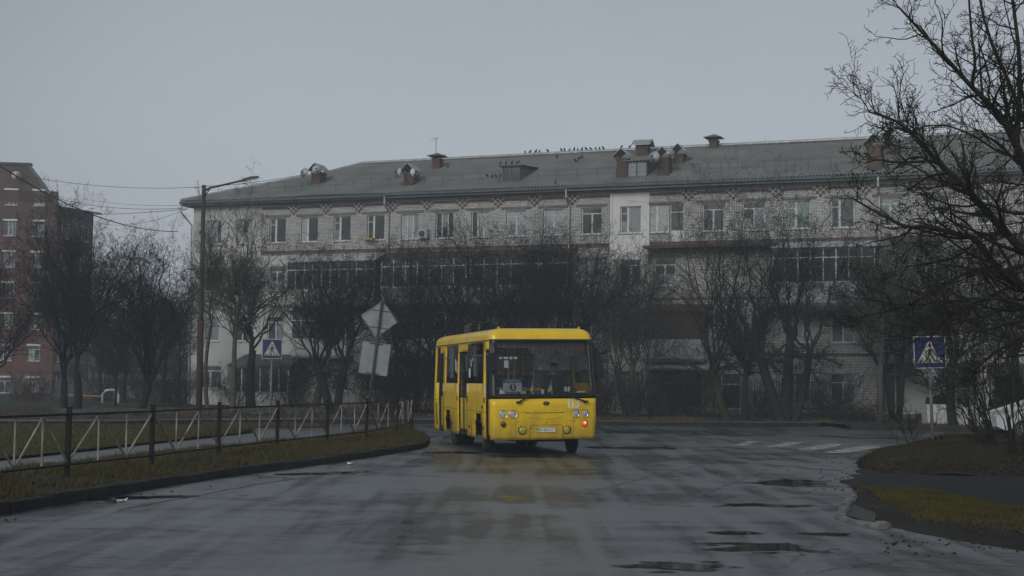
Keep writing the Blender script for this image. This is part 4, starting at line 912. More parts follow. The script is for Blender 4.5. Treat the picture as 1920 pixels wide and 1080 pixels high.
ga.add([(-W_, 0, zt), (0, 0, zt), (g1, 0, gt), (-W_ - g1, 0, gt)], [(0, 1, 2, 3)]); ga.build('gable', 'brown_brick', LB)
MB().box((-W_ - g1 - .1, -.15, gt), (g1 + .15, .6, gt + .22)).build('gable_cap', 'dark_sheet', LB)
# side face, receding to the right
sd_o = []; SR = [(1.0, 2.1), (4.2, 5.3)]
side = empty_m = None
SL = 5.2; A_ = R(-6 + 72)      # direction of side wall relative to local x
def sp(u, z, off=0.0): return (math.cos(R(64)) * u + math.sin(R(64)) * off, math.sin(R(64)) * u - math.cos(R(64)) * off, z)
zs_t = lz(386)
for (za, zb, m) in ((-.3, rows[6] + 1.7, 'pink_plaster'), (rows[6] + 1.7, rows[1] - .35, 'crimson_brick'), (rows[1] - .35, zs_t, 'brown_brick')):
    MB().add([sp(0, za), sp(SL, za), sp(SL, zb), sp(0, zb)], [(0, 1, 2, 3)]).build('wall', m, LB)
for r_ in rows[1:]:
    for u in (1.15, 3.95):
        Mx = Matrix.Rotation(R(64), 4, 'Z')
        f = MB().box((u - .5, -.05, r_), (u + .5, -.01, r_ + 1.35), Mx); o = f.build('window', 'white_frame', LB)
        MB().add([(u - .44, -.056, r_ + .06), (u - .03, -.056, r_ + .06), (u - .03, -.056, r_ + 1.28), (u - .44, -.056, r_ + 1.28)], [(0, 1, 2, 3)], Mx).add([(u + .03, -.056, r_ + .06), (u + .44, -.056, r_ + .06), (u + .44, -.056, r_ + 1.28), (u + .03, -.056, r_ + 1.28)], [(0, 1, 2, 3)], Mx).build('pane', rg.choice(['pane_dark', 'pane_mid', 'curtain']), o)
        MB().box((u - .62, -.12, r_ - .09), (u + .62, -.002, r_ - .01), Mx).build('sill', 'white_frame', o)
for k in (2, 4, 5): MB().box((.2, -1.0, rows[k] - .9), (2.4, -.004, rows[k] - .2), Matrix.Rotation(R(64), 4, 'Z')).build('balcony', 'dark_sheet', LB)
b = MB(); e0, e1 = sp(-.5, zs_t, .5), sp(SL + .5, zs_t + .1, .5); rr = lz(352)
b.add([e0, e1, (-2.4, 9.5, rr - .6), (-2.9, .2, lz(350))], [(0, 1, 2, 3)]); b.add([(e0[0], e0[1], zs_t - .18), (e1[0], e1[1], zs_t - .08), e1, e0], [(0, 1, 2, 3)])
b.add([(g0 - .1, -.1, zt - .15), (.35, -.1, zs_t), (g1 + .1, -.1, gt), (g1 - .2, -.1, gt)], [(0, 1, 2, 3)]); b.add([(g1 + .1, .3, gt), (0.3, .3, zs_t), (-2.4, 9.5, rr), (-4, 9.5, gt)], [(0, 1, 2, 3)])
b.build('roof', 'old_slate', LB)
MB().box((-W_, -.08, -.1), (0, -.004, lz(757))).build('plinth', 'concrete', LB); MB().box((-W_, -.1, lz(757)), (0, -.003, lz(754))).build('plinth_strip', 'yellow_strip', LB)
dish(LB, (lx(28), -.6, lz(331)), .42, 20)

# ------------------------------------------------------------------ fences, gates and things in the gap between the houses
f = empty('board_fence', dp(205, 768, 100), R(-8), 'dark grey slatted board fence in the gap left of the long building', 'fence')
hb = MB()
for k in range(14): hb.box((-4.0, -.02, .05 + k * .15), (8.0, .02, .17 + k * .15))
hb.build('boards', 'fence_grey', f)
for x in (-4, -1, 2, 5, 8): MB().box((x - .06, .021, -.3), (x + .06, .14, 2.25)).build('post', 'concrete', f)
h_ = empty('shed', dp(300, 768, 112), R(-8), 'low grey shed with a flat roof behind the board fence', 'shed')
MB().box((-5.5, 0, -.3), (5.0, 4, 2.9)).build('wall', 'grey_plaster', h_); MB().box((-5.8, -.4, 2.902), (5.3, 4.3, 3.1)).build('roof', 'dark_sheet', h_); MB().box((-2.0, -.04, -.1), (0.2, -.004, 2.1)).build('door', 'dark_sheet', h_)
g = empty('pipe_arch', dp(205, 769, 84), 0, 'pale bent pipe arch standing on the dirt between the left trees', 'pipe arch')
MB().tube([(-.42, 0, -.2), (-.42, 0, .95), (-.25, 0, 1.15), (.05, 0, 1.2), (.38, 0, 1.15), (.5, 0, .9), (.5, 0, -.2)], .07, 8).build('pipe', 'white_board', g, True)
MB().tube([(-2.6, 0, .85), (-.4, 0, .8)], .04, 6).build('side_pipe', 'yellow_strip', g)
def picket(a, c, h, n, m, label, gap_h=.0):
    root = empty('picket_fence', a, 0, label, 'fence'); d = (c - a); b = MB(); inv = Matrix.Translation(-a)
    for k in range(n + 1):
        p = a + d * k / n; b.box((p.x - .014, p.y - .012, p.z - .1), (p.x + .014, p.y + .012, p.z + h * (1 + .02 * math.sin(k * 7))))
    o = b.build('bars', m, root); o.matrix_parent_inverse = inv
    for z in (.25, h - .2): o = MB().tube([a + Vector((0, .02, z)), c + Vector((0, .02, z))], .022, 4).build('rail', m, root); o.matrix_parent_inverse = inv
picket(dp(1185, 773, 70), dp(1560, 776, 66), 1.65, 75, 'iron', 'tall dark metal bar fence behind the trees right of the bus')
picket(dp(1318, 770, 71), dp(1355, 770, 71), 1.2, 12, 'picket_white', 'short white bar fence panel behind the leaning tree')
picket(dp(1405, 770, 70.6), dp(1452, 770, 70.6), 1.35, 16, 'picket_white', 'short white bar fence panel left of the forked trunk')
picket(dp(1500, 772, 69), dp(1640, 774, 67), .55, 36, 'picket_white', 'low white picket edging before the shop fronts')
# stacked white boards, crate
rg = random.Random(9)
for n_st, (px0, px1, D, n) in enumerate(((1734, 1775, 60.5, 11), (1776, 1800, 60.8, 11))):
    a, c = dp(px0, 799, D), dp(px1, 799, D); cx = (a + c) / 2; wd = (c - a).length
    for k in range(n):
        o = MB().box((-wd / 2, -.5, 0), (wd / 2, .5, .066)).build('board', 'white_board'); o.location = (cx.x + rg.gauss(0, .012), cx.y, .17 + k * .0745); o.rotation_euler = (0, rg.gauss(0, .004), rg.gauss(0, .01) - .05)
        tag(o, 'white slab in the wide stack behind the right sign post' if n_st == 0 else 'white slab in the narrow stack beside the wide stack', 'slab', 'white slabs in the wide stack' if n_st == 0 else 'white slabs in the narrow stack')
cr_ = empty('crate', dp(1800, 802, 59), R(-10), 'plain white box standing right of the stacked white slabs', 'crate')
MB().box((-.28, -.3, 0), (.28, .3, .80)).build('box_body', 'white_board', cr_); MB().box((-.31, -.33, .802), (.31, .33, .86)).build('lid', 'white_board', cr_)

# overhead cables
def cable(p, q, sag, r_, label):
    P = [p.lerp(q, t / 16) - Vector((0, 0, sag * 4 * (t / 16) * (1 - t / 16))) for t in range(17)]
    tag(MB().tube(P, r_, 4).build('cable', 'cable'), label, 'cable')
cable(dp(-60, 270, 55), dp(333, 434, 82), .9, .028, 'thick dark cable slanting from the upper left down to the long building')
cable(dp(-60, 305, 90), dp(572, 327, 84), 1.2, .018, 'thin cable running to the leftmost pair of roof dishes')
cable(dp(100, 370, 120), dp(352, 390, 84), .4, .020, 'topmost of the cables between the red building and the long building')
cable(dp(150, 372, 110), dp(352, 385, 84), .2, .014, 'thin cable just above the left eaves of the long building')
cable(dp(-60, 392, 110), dp(352, 392, 84), .4, .020, 'cable crossing the red building at its top windows')
cable(dp(170, 415, 120), dp(350, 392, 84), .6, .014, 'lowest cable sagging beside the red building')

# birds on the roof
def bird_master():
    b = MB(); M = Matrix.Rotation(R(35), 4, 'Y')
    def ell(c, r3, n=8, M=None):
        vs = []; fs_ = []
        for i in range(n + 1):
            t = math.pi * i / n
            for k in range(n): p_ = 2 * math.pi * k / n; vs.append((c[0] + r3[0] * math.cos(t), c[1] + r3[1] * math.sin(t) * math.cos(p_), c[2] + r3[2] * math.sin(t) * math.sin(p_)))
        for i in range(n):
            for k in range(n): fs_.append((i * n + k, i * n + (k + 1) % n, (i + 1) * n + (k + 1) % n, (i + 1) * n + k))
        b.add(vs, fs_, M)
    ell((0, 0, 0), (.125, .075, .08), 8, Matrix.Translation((0, 0, .13)) @ Matrix.Rotation(R(-30), 4, 'Y'))
    ell((.085, 0, .225), (.05, .042, .048)); b.add([(.12, -.01, .225), (.12, .01, .225), (.165, 0, .215), (.12, 0, .24)], [(0, 1, 2), (0, 2, 3), (1, 3, 2)])
    b.add([(-.08, -.04, .09), (-.08, .04, .09), (-.20, .03, .02), (-.20, -.03, .02), (-.08, -.03, .05), (-.08, .03, .05), (-.20, .025, .005), (-.20, -.025, .005)], [(0, 1, 2, 3), (4, 7, 6, 5), (0, 3, 7, 4), (1, 5, 6, 2)])
    for s_ in (-.03, .03): b.tube([(.02, s_, .09), (.02, s_, -.02)], .007, 4)
    return b
bd = None; rg = random.Random(3)
Z3 = [(708, 'R'), (745, 'R'), (787, 'R'), (812, 'R'), (870, 'R'), (968, 'R'), (992, 'R'), (1028, 'R'), (1062, 'R'), (1087, 'R'), (1118, 'R'), (1147, 'R'), (1180, 'R'), (1217, 'R'), (1243, 'R'), (1270, 'R'), (1403, 'R'), (1463, 'R'), (127, 'Q')]
spots = []
for zx, t in Z3:
    s, z = fac(800 + zx / 3.84, 300, DEPTH / 2); spots.append((Vector((s, DEPTH / 2, RIDGE + .12)), t))
for zx, zy in ((940, 212), (1070, 240), (1095, 226), (1118, 216)): spots.append((on_roof(800 + zx / 3.84, 240 + zy / 3.84 + 1.5), 'S'))
for zx, zy in ((435, 350), (473, 353), (501, 353), (533, 351)): spots.append((on_roof(800 + zx / 3.84, 240 + zy / 3.84 + 1), 'L'))
p = on_roof(957, 341); zD = roofz(p.y) - .05 + .95 + .04
for k in range(4): spots.append((Vector((p.x - .58 + .34 * k, p.y - .05, zD)), 'D'))
spots.append((on_roof(840, 315), 'U')); spots.append((on_roof(1041, 345), 'W'))
BLAB = {'R': ('dark pigeon sitting in the row along the roof ridge', 'pigeons in a row on the ridge'), 'Q': ('lone dark pigeon on the ridge just right of the aerial chimney', None),
        'S': ('dark pigeon sitting on the slope just below the ridge row', 'pigeons on the slope below the ridge'), 'L': ('dark pigeon on the roof slope left of the left dormer', 'pigeons left of the left dormer'),
        'D': ('dark pigeon sitting on the roof of the left dormer', 'pigeons on the left dormer'), 'U': ('single dark pigeon on the slope beneath the aerial chimney', None), 'W': ('single pigeon low on the slope above the middle downpipe', None)}
BM4 = Matrix.Translation(FO) @ Matrix.Rotation(-TH, 4, 'Z')
for q, t in spots:
    if bd is None: o = bird_master().build('pigeon', 'bird_grey', smooth=True); bd = o.data
    else: o = link('pigeon', bd)
    o.location = BM4 @ (q + Vector((0, 0, .02))); a = rg.choice([-1.2, -1.9, .9, 2.3, -.6, 3.6]); o.rotation_euler = (0, rg.uniform(-.2, .1), a); s_ = rg.uniform(.62, .80); o.scale = (s_, s_, s_)
    tag(o, BLAB[t][0], 'bird', BLAB[t][1])

# ------------------------------------------------------------------ trees
def tubes_np(segs, n):
    A = np.array([s[0] for s in segs], float); B = np.array([s[1] for s in segs], float); ra = np.array([s[2] for s in segs]); rb = np.array([s[3] for s in segs])
    d = B - A; ln = np.linalg.norm(d, axis=1, keepdims=True); d = d / np.maximum(ln, 1e-9); B = B + d * (rb[:, None] * .5)
    ref = np.where(np.abs(d[:, 2:3]) < .9, np.array([[0, 0, 1.]]), np.array([[1., 0, 0]])); u = np.cross(d, ref); u /= np.maximum(np.linalg.norm(u, axis=1, keepdims=True), 1e-9); v = np.cross(d, u)
    ring = []
    for P, r_ in ((A, ra), (B, rb)):
        for k in range(n):
            t = 2 * math.pi * k / n; ring.append(P + (u * math.cos(t) + v * math.sin(t)) * r_[:, None])
    V = np.stack(ring, 1).reshape(-1, 3); base = (np.arange(len(A)) * 2 * n)[:, None]
    F = np.concatenate([base + np.array([[k, (k + 1) % n, n + (k + 1) % n, n + k]]) for k in range(n)], 0)
    return V, F
def norm3(v): l_ = math.sqrt(v[0] ** 2 + v[1] ** 2 + v[2] ** 2) or 1; return (v[0] / l_, v[1] / l_, v[2] / l_)
def sprout(S, p, d, Ln, r, lvl, P, rg):
    """branch walking with kinks; S[lvl] collects segments"""
    n = max(2, int(P['n'][lvl])); st = Ln / n; wig = P['wig'][lvl]; up = P['up'][lvl]; mx_ = len(P['n']) - 1
    for i in range(n):
        d = norm3((d[0] + rg.gauss(0, wig), d[1] + rg.gauss(0, wig), d[2] + rg.gauss(0, wig) + up)); q = (p[0] + d[0] * st, p[1] + d[1] * st, p[2] + d[2] * st)
        r2 = max(P['rmin'], r * (1 - .7 / n)); S[lvl].append((p, q, r, r2)); p, r = q, r2
        if lvl < mx_:
            for c in range(P['k'][lvl]):
                if rg.random() > P['pr'][lvl]: continue
                kids(S, p, d, Ln, r, lvl, P, rg, (i + 1) / n)
    if lvl < mx_: kids(S, p, d, Ln, r, lvl, P, rg, .8)
def kids(S, p, d, Ln, r, lvl, P, rg, t):
    a = R(rg.gauss(P['ang'][lvl], 10)); az = rg.uniform(0, 6.283); ref = (0, 0, 1) if abs(d[2]) < .9 else (1, 0, 0)
    u = norm3((d[1] * ref[2] - d[2] * ref[1], d[2] * ref[0] - d[0] * ref[2], d[0] * ref[1] - d[1] * ref[0])); v = (d[1] * u[2] - d[2] * u[1], d[2] * u[0] - d[0] * u[2], d[0] * u[1] - d[1] * u[0])
    ca, sa, cz, sz = math.cos(a), math.sin(a), math.cos(az), math.sin(az); nd = tuple(d[k] * ca + (u[k] * cz + v[k] * sz) * sa for k in range(3))
    sprout(S, p, nd, Ln * P['ratio'][lvl] * (1.15 - .55 * t) * rg.uniform(.6, 1.25), max(P['rmin'], r * .52), lvl + 1, P, rg)
def limb_path(S, P0, P3, r0, r1, bow, rg, P, n=9, c0=.25, kidlen=None, wob=.05, lvl=0):
    P0, P3 = Vector(P0), Vector(P3); Ln = (P3 - P0).length; c1 = P0.lerp(P3, .4) + Vector(bow); pts = []
    for i in range(n + 1):
        t = i / n; q = P0 * (1 - t) ** 2 + c1 * 2 * t * (1 - t) + P3 * t * t
        pts.append(q + Vector((rg.gauss(0, 1), rg.gauss(0, 1), rg.gauss(0, .7))) * (Ln * wob * .3 * (0 < i)))
    poly_limb(S, pts, r0, r1, rg, P, c0, kidlen or Ln * .42, lvl)
def poly_limb(S, pts, r0, r1, rg, P, c0, kidlen, lvl=0, per=None):
    n = len(pts) - 1
    for i in range(n):
        t0, t1 = i / n, (i + 1) / n; ra, rb = r0 + (r1 - r0) * t0 ** .8, r0 + (r1 - r0) * t1 ** .8; S[lvl].append((tuple(pts[i]), tuple(pts[i + 1]), ra, rb))
        if t1 > c0:
            for c in range(per or P['limbkids']):
                if rg.random() < P.get('limbpr', .85): kids(S, tuple(pts[i].lerp(pts[i + 1], rg.random())), tuple((pts[i + 1] - pts[i]).normalized()), kidlen / P['ratio'][lvl], ra * .9, lvl, P, rg, t1)
    kids(S, tuple(pts[-1]), tuple((pts[-1] - pts[-2]).normalized()), kidlen * .8 / P['ratio'][lvl], r1, lvl, P, rg, .9)
BASEP = dict(n=[6, 5, 4, 3, 2], wig=[.12, .16, .20, .24, .25], up=[.05, .09, .08, .07, .05], k=[1, 1, 1, 1, 0], pr=[.8, .72, .6, .5, 0], ang=[42, 45, 45, 45], ratio=[.42, .55, .50, .5], rmin=.0042, limbkids=2)
def make_tree(name, label, base, H, W, fork, nl, seed, r0=.16, m='bark_dark', lean=(0, 0), P=None, style='round', trunks=None, cat='tree', group=None, lift=.55, lower=False, tw=None):
    """base: world point; H height, W crown half width; lean: (dx, dy) of the fork"""
    P = dict(BASEP, **(P or {})); H = fork + (H - fork) * .93; W = W * 1.18; nl = int(nl * 1.35); r0 = r0 * .82; rg = random.Random(seed); root = empty(name, base, 0, label, cat, group); S = [[] for _ in range(6)]; T = []
    for (tx, ty, fx, fy, fz, rr) in (trunks or [(0, 0, lean[0], lean[1], fork, r0)]):
        a, c = Vector((tx, ty, -.25)), Vector((fx, fy, fz)); mid = a.lerp(c, .5) + Vector((rg.gauss(0, .06), 0, 0)) * fz; pts = [a * (1 - t) ** 2 + mid * 2 * t * (1 - t) + c * t * t for t in [k / 7 for k in range(8)]]
        for k in range(7): T.append((tuple(pts[k]), tuple(pts[k + 1]), rr * (1.35 - .4 * (k / 7) if k else 1.75), rr * (1.35 - .4 * ((k + 1) / 7))))
        top = pts[-1]
        lead = style == 'round' and not trunks; ltop = top + Vector((rg.gauss(0, .25), rg.gauss(0, .2), (H - fork) * .55))
        if lead: limb_path(S, top - Vector((0, 0, .1)), ltop, rr * .8, rr * .22, (0, 0, 0), rg, P, c0=.3, kidlen=(H - fork) * .30)
        for i in range(nl):
            az = 6.283 * (i + rg.uniform(-.3, .3)) / nl + seed; 
            if style == 'poplar': rho = rg.uniform(.25, 1.0); z = fork + (H - fork) * rg.uniform(.55, 1.0) * (1 - .30 * rho); start = top.lerp(Vector((top.x * .6, top.y * .6, fork + (H - fork) * .5)), rg.random()); bow = (0, 0, -.05 * H)
            elif style == 'spread': rho = rg.uniform(.35, 1.0); z = fork + (H - fork) * (1.02 - .55 * rho ** 2.2) * rg.uniform(.85, 1.02); start = top - Vector((0, 0, rg.uniform(0, .25) * fork)); bow = (0, 0, .10 * H * rho)
            else: rho = math.sqrt(rg.uniform(.03, 1.0)); z = fork + (H - fork) * (1.0 - .42 * rho ** 2) * rg.uniform(.82, 1.02); start = (top.lerp(ltop, rg.random() ** 1.3 * .9) if lead else top - Vector((0, 0, rg.uniform(0, .2) * fork))); bow = (0, 0, .02 * H); z = max(z, start.z + .25 * (H - fork)) if not lower else z
            if lower and i % 4 == 0: z = fork * rg.uniform(.75, 1.4); rho = rg.uniform(.6, 1)
            e_ = Vector((fx * 1.0 + math.cos(az) * W * rho, fy + math.sin(az) * W * rho * .8, z))
            limb_path(S, start, e_, rr * rg.uniform(.30, .48), .010, bow, rg, P, c0=.28)
        if style == 'poplar': limb_path(S, top, Vector((fx + rg.gauss(0, .2), fy, H)), rr * .8, .014, (0, 0, 0), rg, P, c0=.05)
    V, F = tubes_np(T, 9); o = np_mesh('trunk', V, F, m, root); o.data.polygons.foreach_set('use_smooth', [True] * len(o.data.polygons))
    big = S[0] + S[1]; V1, F1 = tubes_np(big, 5); V2, F2 = tubes_np(sum(S[2:], []) or big[:1], 3)
    V = np.concatenate([V1, V2]); F = np.concatenate([F1, F2 + len(V1)]); np_mesh('crown', V, F, m, root)
    return root
def tb(px, py, D=None, z=.15):
    if D is None: p = gp(px, py, z); return p
    p = dp(px, py, D); p.z = z; return p
def hgt(py, D, px): return (718 + (px - 960) * .014 - py) / FPX * D + EYE - .15
def wid(w_px, D): return w_px / FPX * D
DN = dict(limbkids=2, pr=[.9, .85, .78, .65, 0])
DX = dict(limbkids=3, pr=[.82, .80, .72, .60, 0])
def T(label, px, D, top, wpx, fork_px, nl, seed, **k):
    make_tree('tree', label, tb(px, 780, D), hgt(top, D, px), wid(wpx, D), hgt(fork_px, D, px), nl, seed, **k)
T('dark bushy tree cut off by the left picture edge', -25, 62, 470, 115, 700, 11, 21, P=DN, style='spread')
T('bare tree at the left with the darkest straight trunk before the red building', 118, 63, 375, 115, 715, 13, 22, r0=.17, P=DN)
T('bare tree at the left, twin trunk just right of the darkest straight one', 141, 61, 365, 125, 705, 14, 23, r0=.19, P=DN)
T('bare slanting tree between the red building and the street lamp', 262, 63, 430, 95, 725, 16, 24, r0=.17, lean=(.35, 0), P=DN)
T('slim pale tree immediately right of the street lamp pole', 391, 62, 375, 55, 610, 11, 25, r0=.09, m='bark_pale', style='poplar', P=dict(limbkids=2))
T('tall slim pale tree left of the small crossing sign', 436, 61, 372, 80, 640, 15, 26, r0=.12, m='bark_pale', style='poplar', P=DN)
T('dark stout tree directly behind the slim pale trees', 470, 74, 480, 80, 660, 11, 27, r0=.24, style='round')
T('bare tree with a forked V trunk between the small crossing sign and the turned signs', 628, 60, 425, 110, 735, 8, 28, P=DX, style='round', lower=True,
  trunks=[(-.08, 0, -.75, 0, 2.0, .15), (.08, 0, .35, .1, 2.1, .15)])
T('grey leaning tree behind the forked V trunk tree', 588, 73, 470, 70, 680, 9, 29, r0=.22, lean=(.7, 0), m='bark_pale')
T('thin tree at the house wall behind the turned signs', 742, 76, 470, 60, 690, 8, 30, r0=.13)
T('broad dark tree left of the bus roof, its crown spreading behind the bus', 850, 66, 425, 165, 690, 11, 31, r0=.17, P=DX, style='spread', trunks=[(0, 0, -.9, 0, 2.6, .14), (.3, 0, .5, .1, 2.9, .14)], lower=True)
T('broad dark tree behind the middle of the bus roof', 962, 68, 408, 150, 680, 10, 32, r0=.18, P=DX, style='spread', trunks=[(0, 0, -.5, 0, 2.9, .14), (.2, 0, .7, .1, 2.7, .13)], lower=True)
T('broad dark tree behind the right end of the bus roof', 1052, 66, 415, 140, 680, 11, 33, r0=.17, P=DX, style='spread', trunks=[(0, 0, -.4, 0, 2.7, .14), (.2, 0, .6, .1, 2.9, .14)], lower=True)
T('many stemmed grey tree just right of the bus', 1178, 66, 455, 85, 690, 6, 34, m='bark_pale', style='round', P=DX, trunks=[(0, 0, -.5, 0, 2.0, .10), (.1, 0, .2, .1, 2.3, .12), (.2, 0, .9, 0, 2.1, .10)])
T('leaning dark tree right of the bus with long open limbs', 1368, 64, 330, 135, 700, 11, 35, r0=.20, lean=(-.65, 0), m='bark_green', style='spread', P=dict(ang=[36, 40, 45, 45], limbkids=2, up=[.08, .06, .04, .03, .02]), lower=True)
T('dense dark low crowned tree just left of the forked trunks', 1400, 63, 560, 90, 690, 12, 36, r0=.14, P=DX, style='spread', lower=True)
T('thick forked tree of three dark trunks at the far kerb', 1468, 62, 335, 100, 700, 7, 37, style='round', P=DN, lower=True, trunks=[(0, 0, -1.0, 0, 2.8, .20), (.1, 0, .35, .1, 3.6, .20), (.4, 0, 1.15, 0, 2.9, .15)])
T('pale trunked tree before the shop fronts at the right', 1652, 64, 390, 95, 685, 14, 38, r0=.15, m='bark_pale', style='round', P=dict(limbkids=3))
T('dark tree with twin trunks right of the pale trunk', 1680, 65, 470, 90, 690, 8, 39, style='round', P=DN, trunks=[(-.1, 0, -.5, 0, 2.2, .13), (.1, 0, .35, 0, 2.4, .12)])
T('dark tree behind the right crossing sign', 1790, 58, 430, 120, 660, 12, 40, r0=.18, P=DN, style='spread', lower=True)
T('dark tree rising behind the car at the right edge', 1905, 56, 420, 120, 650, 12, 41, r0=.18, P=DN, style='spread', lower=True)
T('young thin tree between the red building and the long building', 335, 78, 560, 40, 700, 8, 42, r0=.08)
T('broad dark tree between the turned signs and the rear of the bus', 775, 70, 440, 120, 690, 10, 55, r0=.15, P=DN, style='spread', lower=True)
T('tall dark tree standing right beside the shed', 305, 84, 500, 75, 690, 12, 52, r0=.16, P=DN)
T('wide dark tree before the board fence', 232, 86, 520, 80, 700, 12, 53, r0=.16, P=DN)
T('dark tree at the near corner of the red building', 185, 88, 540, 70, 700, 11, 54, r0=.15, P=DN)
T('small crooked tree low before the shed', 214, 76, 640, 45, 715, 7, 43, r0=.08)

# the near tree whose limbs hang in from the right edge
def near_tree():
    D = 15.5; root = empty('tree', gp(2085, 900) * 1.0, 0, 'large near bare tree whose dark limbs reach in from the right edge', 'tree')
    base = dp(2085, 890, D); base.z = 0; root.location = base; rg = random.Random(8); S = [[] for _ in range(6)]
    P = dict(BASEP, n=[6, 6, 5, 3], wig=[.13, .17, .20, .20], up=[.02, .05, .05, .05], k=[1, 1, 1, 0], pr=[.90, .85, .80, 0], ang=[45, 50, 50], ratio=[.5, .5, .48], rmin=.0028, limbkids=2, limbpr=.85)
    def W3(x, y, dd=0): return dp(x, y, D + dd) - base
    T_ = [(Vector((0, 0, -.3)), W3(2070, 760), .24, .20), (W3(2070, 760), W3(2040, 620), .20, .18), (W3(2040, 620), W3(2020, 520), .18, .15), (W3(2020, 520), W3(1985, 420, .2), .13, .10), (W3(1985, 420, .2), W3(1945, 350, .3), .10, .085)]
    T_ = [(tuple(a), tuple(c), r_, s_) for a, c, r_, s_ in T_]
    limbs = [
        ([(2020, 520, 0), (1960, 500, -.1), (1920, 472, -.2), (1878, 427, -.3), (1850, 397, -.3), (1820, 362, -.4), (1790, 332, -.4), (1757, 302, -.3), (1725, 265, -.2), (1706, 244, -.1), (1672, 222, 0), (1630, 210, .1)], .075, .010, 3, 1.0),
        ([(2020, 540, 0), (1975, 560, .2), (1920, 545, .3), (1870, 505, .4), (1831, 447, .5), (1799, 440, .5), (1739, 424, .6), (1700, 427, .6), (1658, 406, .7), (1600, 373, .8)], .070, .010, 3, .9),
        ([(1945, 350, .3), (1925, 320, .3), (1906, 272, .2), (1880, 222, .1), (1850, 190, 0), (1821, 162, 0), (1763, 97, -.2), (1724, 55, -.3), (1685, 13, -.3)], .070, .010, 3, .95),
        ([(1906, 272, .2), (1912, 190, .4), (1912, 104, .5), (1899, 0, .6), (1890, -60, .6)], .045, .014, 3, .8),
        ([(1821, 162, 0), (1830, 120, .2), (1821, 60, .3), (1815, -30, .3)], .028, .010, 2, .6),
        ([(1757, 302, -.3), (1739, 302, -.4), (1681, 306, -.5), (1646, 298, -.6), (1622, 306, -.6)], .022, .006, 2, .45),
        ([(1878, 500, .4), (1855, 500, .3), (1789, 520, .1), (1724, 564, 0), (1659, 584, -.1), (1608, 597, -.1)], .030, .007, 3, .8),
        ([(2000, 580, .1), (1950, 590, 0), (1890, 560, -.2), (1830, 560, -.3), (1770, 600, -.4), (1740, 640, -.4)], .040, .008, 3, .9),
        ([(2030, 600, .2), (1960, 640, .4), (1900, 640, .5), (1850, 670, .5), (1810, 720, .5)], .035, .008, 3, .8),
        ([(1985, 420, .2), (1940, 400, .6), (1890, 400, .8), (1850, 380, 1), (1800, 390, 1.1), (1740, 370, 1.2)], .035, .008, 3, .7),
        ([(1960, 380, .2), (1930, 250, .8), (1890, 150, 1.0), (1850, 60, 1.1), (1830, -40, 1.1)], .045, .012, 3, .8),
        ([(1920, 545, .3), (1880, 470, 1.0), (1845, 430, 1.2), (1815, 470, 1.3), (1770, 490, 1.3), (1700, 500, 1.3)], .030, .007, 3, .8),
    ]
    limbs += [([(2030, 600, .2), (1960, 575, 1.4), (1880, 585, 1.6), (1800, 560, 1.8), (1700, 575, 2.0), (1620, 560, 2.0)], .030, .007, 3, .9),
              ([(2040, 640, .2), (1980, 600, -.5), (1900, 600, -.6), (1830, 625, -.7), (1770, 615, -.7)], .026, .007, 3, .8),
              ([(1985, 420, .2), (1940, 300, 1.2), (1880, 290, 1.4), (1820, 250, 1.5), (1760, 230, 1.6), (1690, 250, 1.6)], .026, .007, 3, .8)]
    limbs = [(a_, b_ * .85, c_, d_, e_ * .92) for a_, b_, c_, d_, e_ in limbs]
    for pts, r0, r1, per, kl in limbs:
        q = smooth_line([W3(*p) for p in pts], 1); poly_limb(S, q, r0, r1, rg, P, .12, kl, 0, per=max(1, per - 1), )
    V, F = tubes_np(T_, 10); np_mesh('trunk', V, F, 'bark_near', root)
    V1, F1 = tubes_np(S[0], 8); V2, F2 = tubes_np(S[1] + S[2] + S[3], 4); np_mesh('crown', np.concatenate([V1, V2]), np.concatenate([F1, F2 + len(V1)]), 'bark_near', root)
near_tree()

def shrub(label, base, n, h, spread, seed, m='stem_brown', fan=(0, 0), P=None, rs=.012, stub=0.3, cat='shrub', kidlen=.35, name='shrub', group=None):
    rg = random.Random(seed); S = [[] for _ in range(6)]; P = dict(BASEP, n=[5, 4, 3, 2], wig=[.1, .14, .2, .2], k=[1, 1, 1, 0], pr=[.6, .6, .5, 0], ang=[28, 32, 35], ratio=[.4, .5, .5], rmin=.004, limbkids=1, limbpr=.8, **(P or {}))
    for i in range(n):
        a = rg.uniform(0, 6.283); b0 = Vector((math.cos(a), math.sin(a), 0)) * rg.uniform(0, stub); hh = h * rg.uniform(.5, 1.05)
        e_ = b0 + Vector((fan[0] * rg.uniform(.2, 1) + rg.gauss(0, spread), fan[1] + rg.gauss(0, spread), hh)); limb_path(S, b0 - Vector((0, 0, .1)), e_, rs * rg.uniform(.6, 1.2), .005, (0, 0, .12 * h), rg, P, n=6, c0=.25, kidlen=kidlen * h)
    root = empty(name, base, 0, label, cat, group)
    V, F = tubes_np(sum(S, []), 3); np_mesh('stems', V, F, m, root); return root
shrub('bare shrub fanning up to the left beside the right crossing sign', dp(1858, 832, 29.5), 26, 2.3, .35, 51, 'bark_near', fan=(-1.5, 0), rs=.018, stub=.25, kidlen=.3)
shrub('bare tangled shrub in front of the car', dp(1915, 835, 28.5), 22, 2.6, .6, 52, 'bark_near', rs=.02, stub=.4, kidlen=.35)
shrub('sparse young stems at the foot of the right sign post', dp(1722, 838, 31.2), 9, .85, .25, 53, 'bark_near', fan=(-.2, 0), rs=.009, stub=.5)
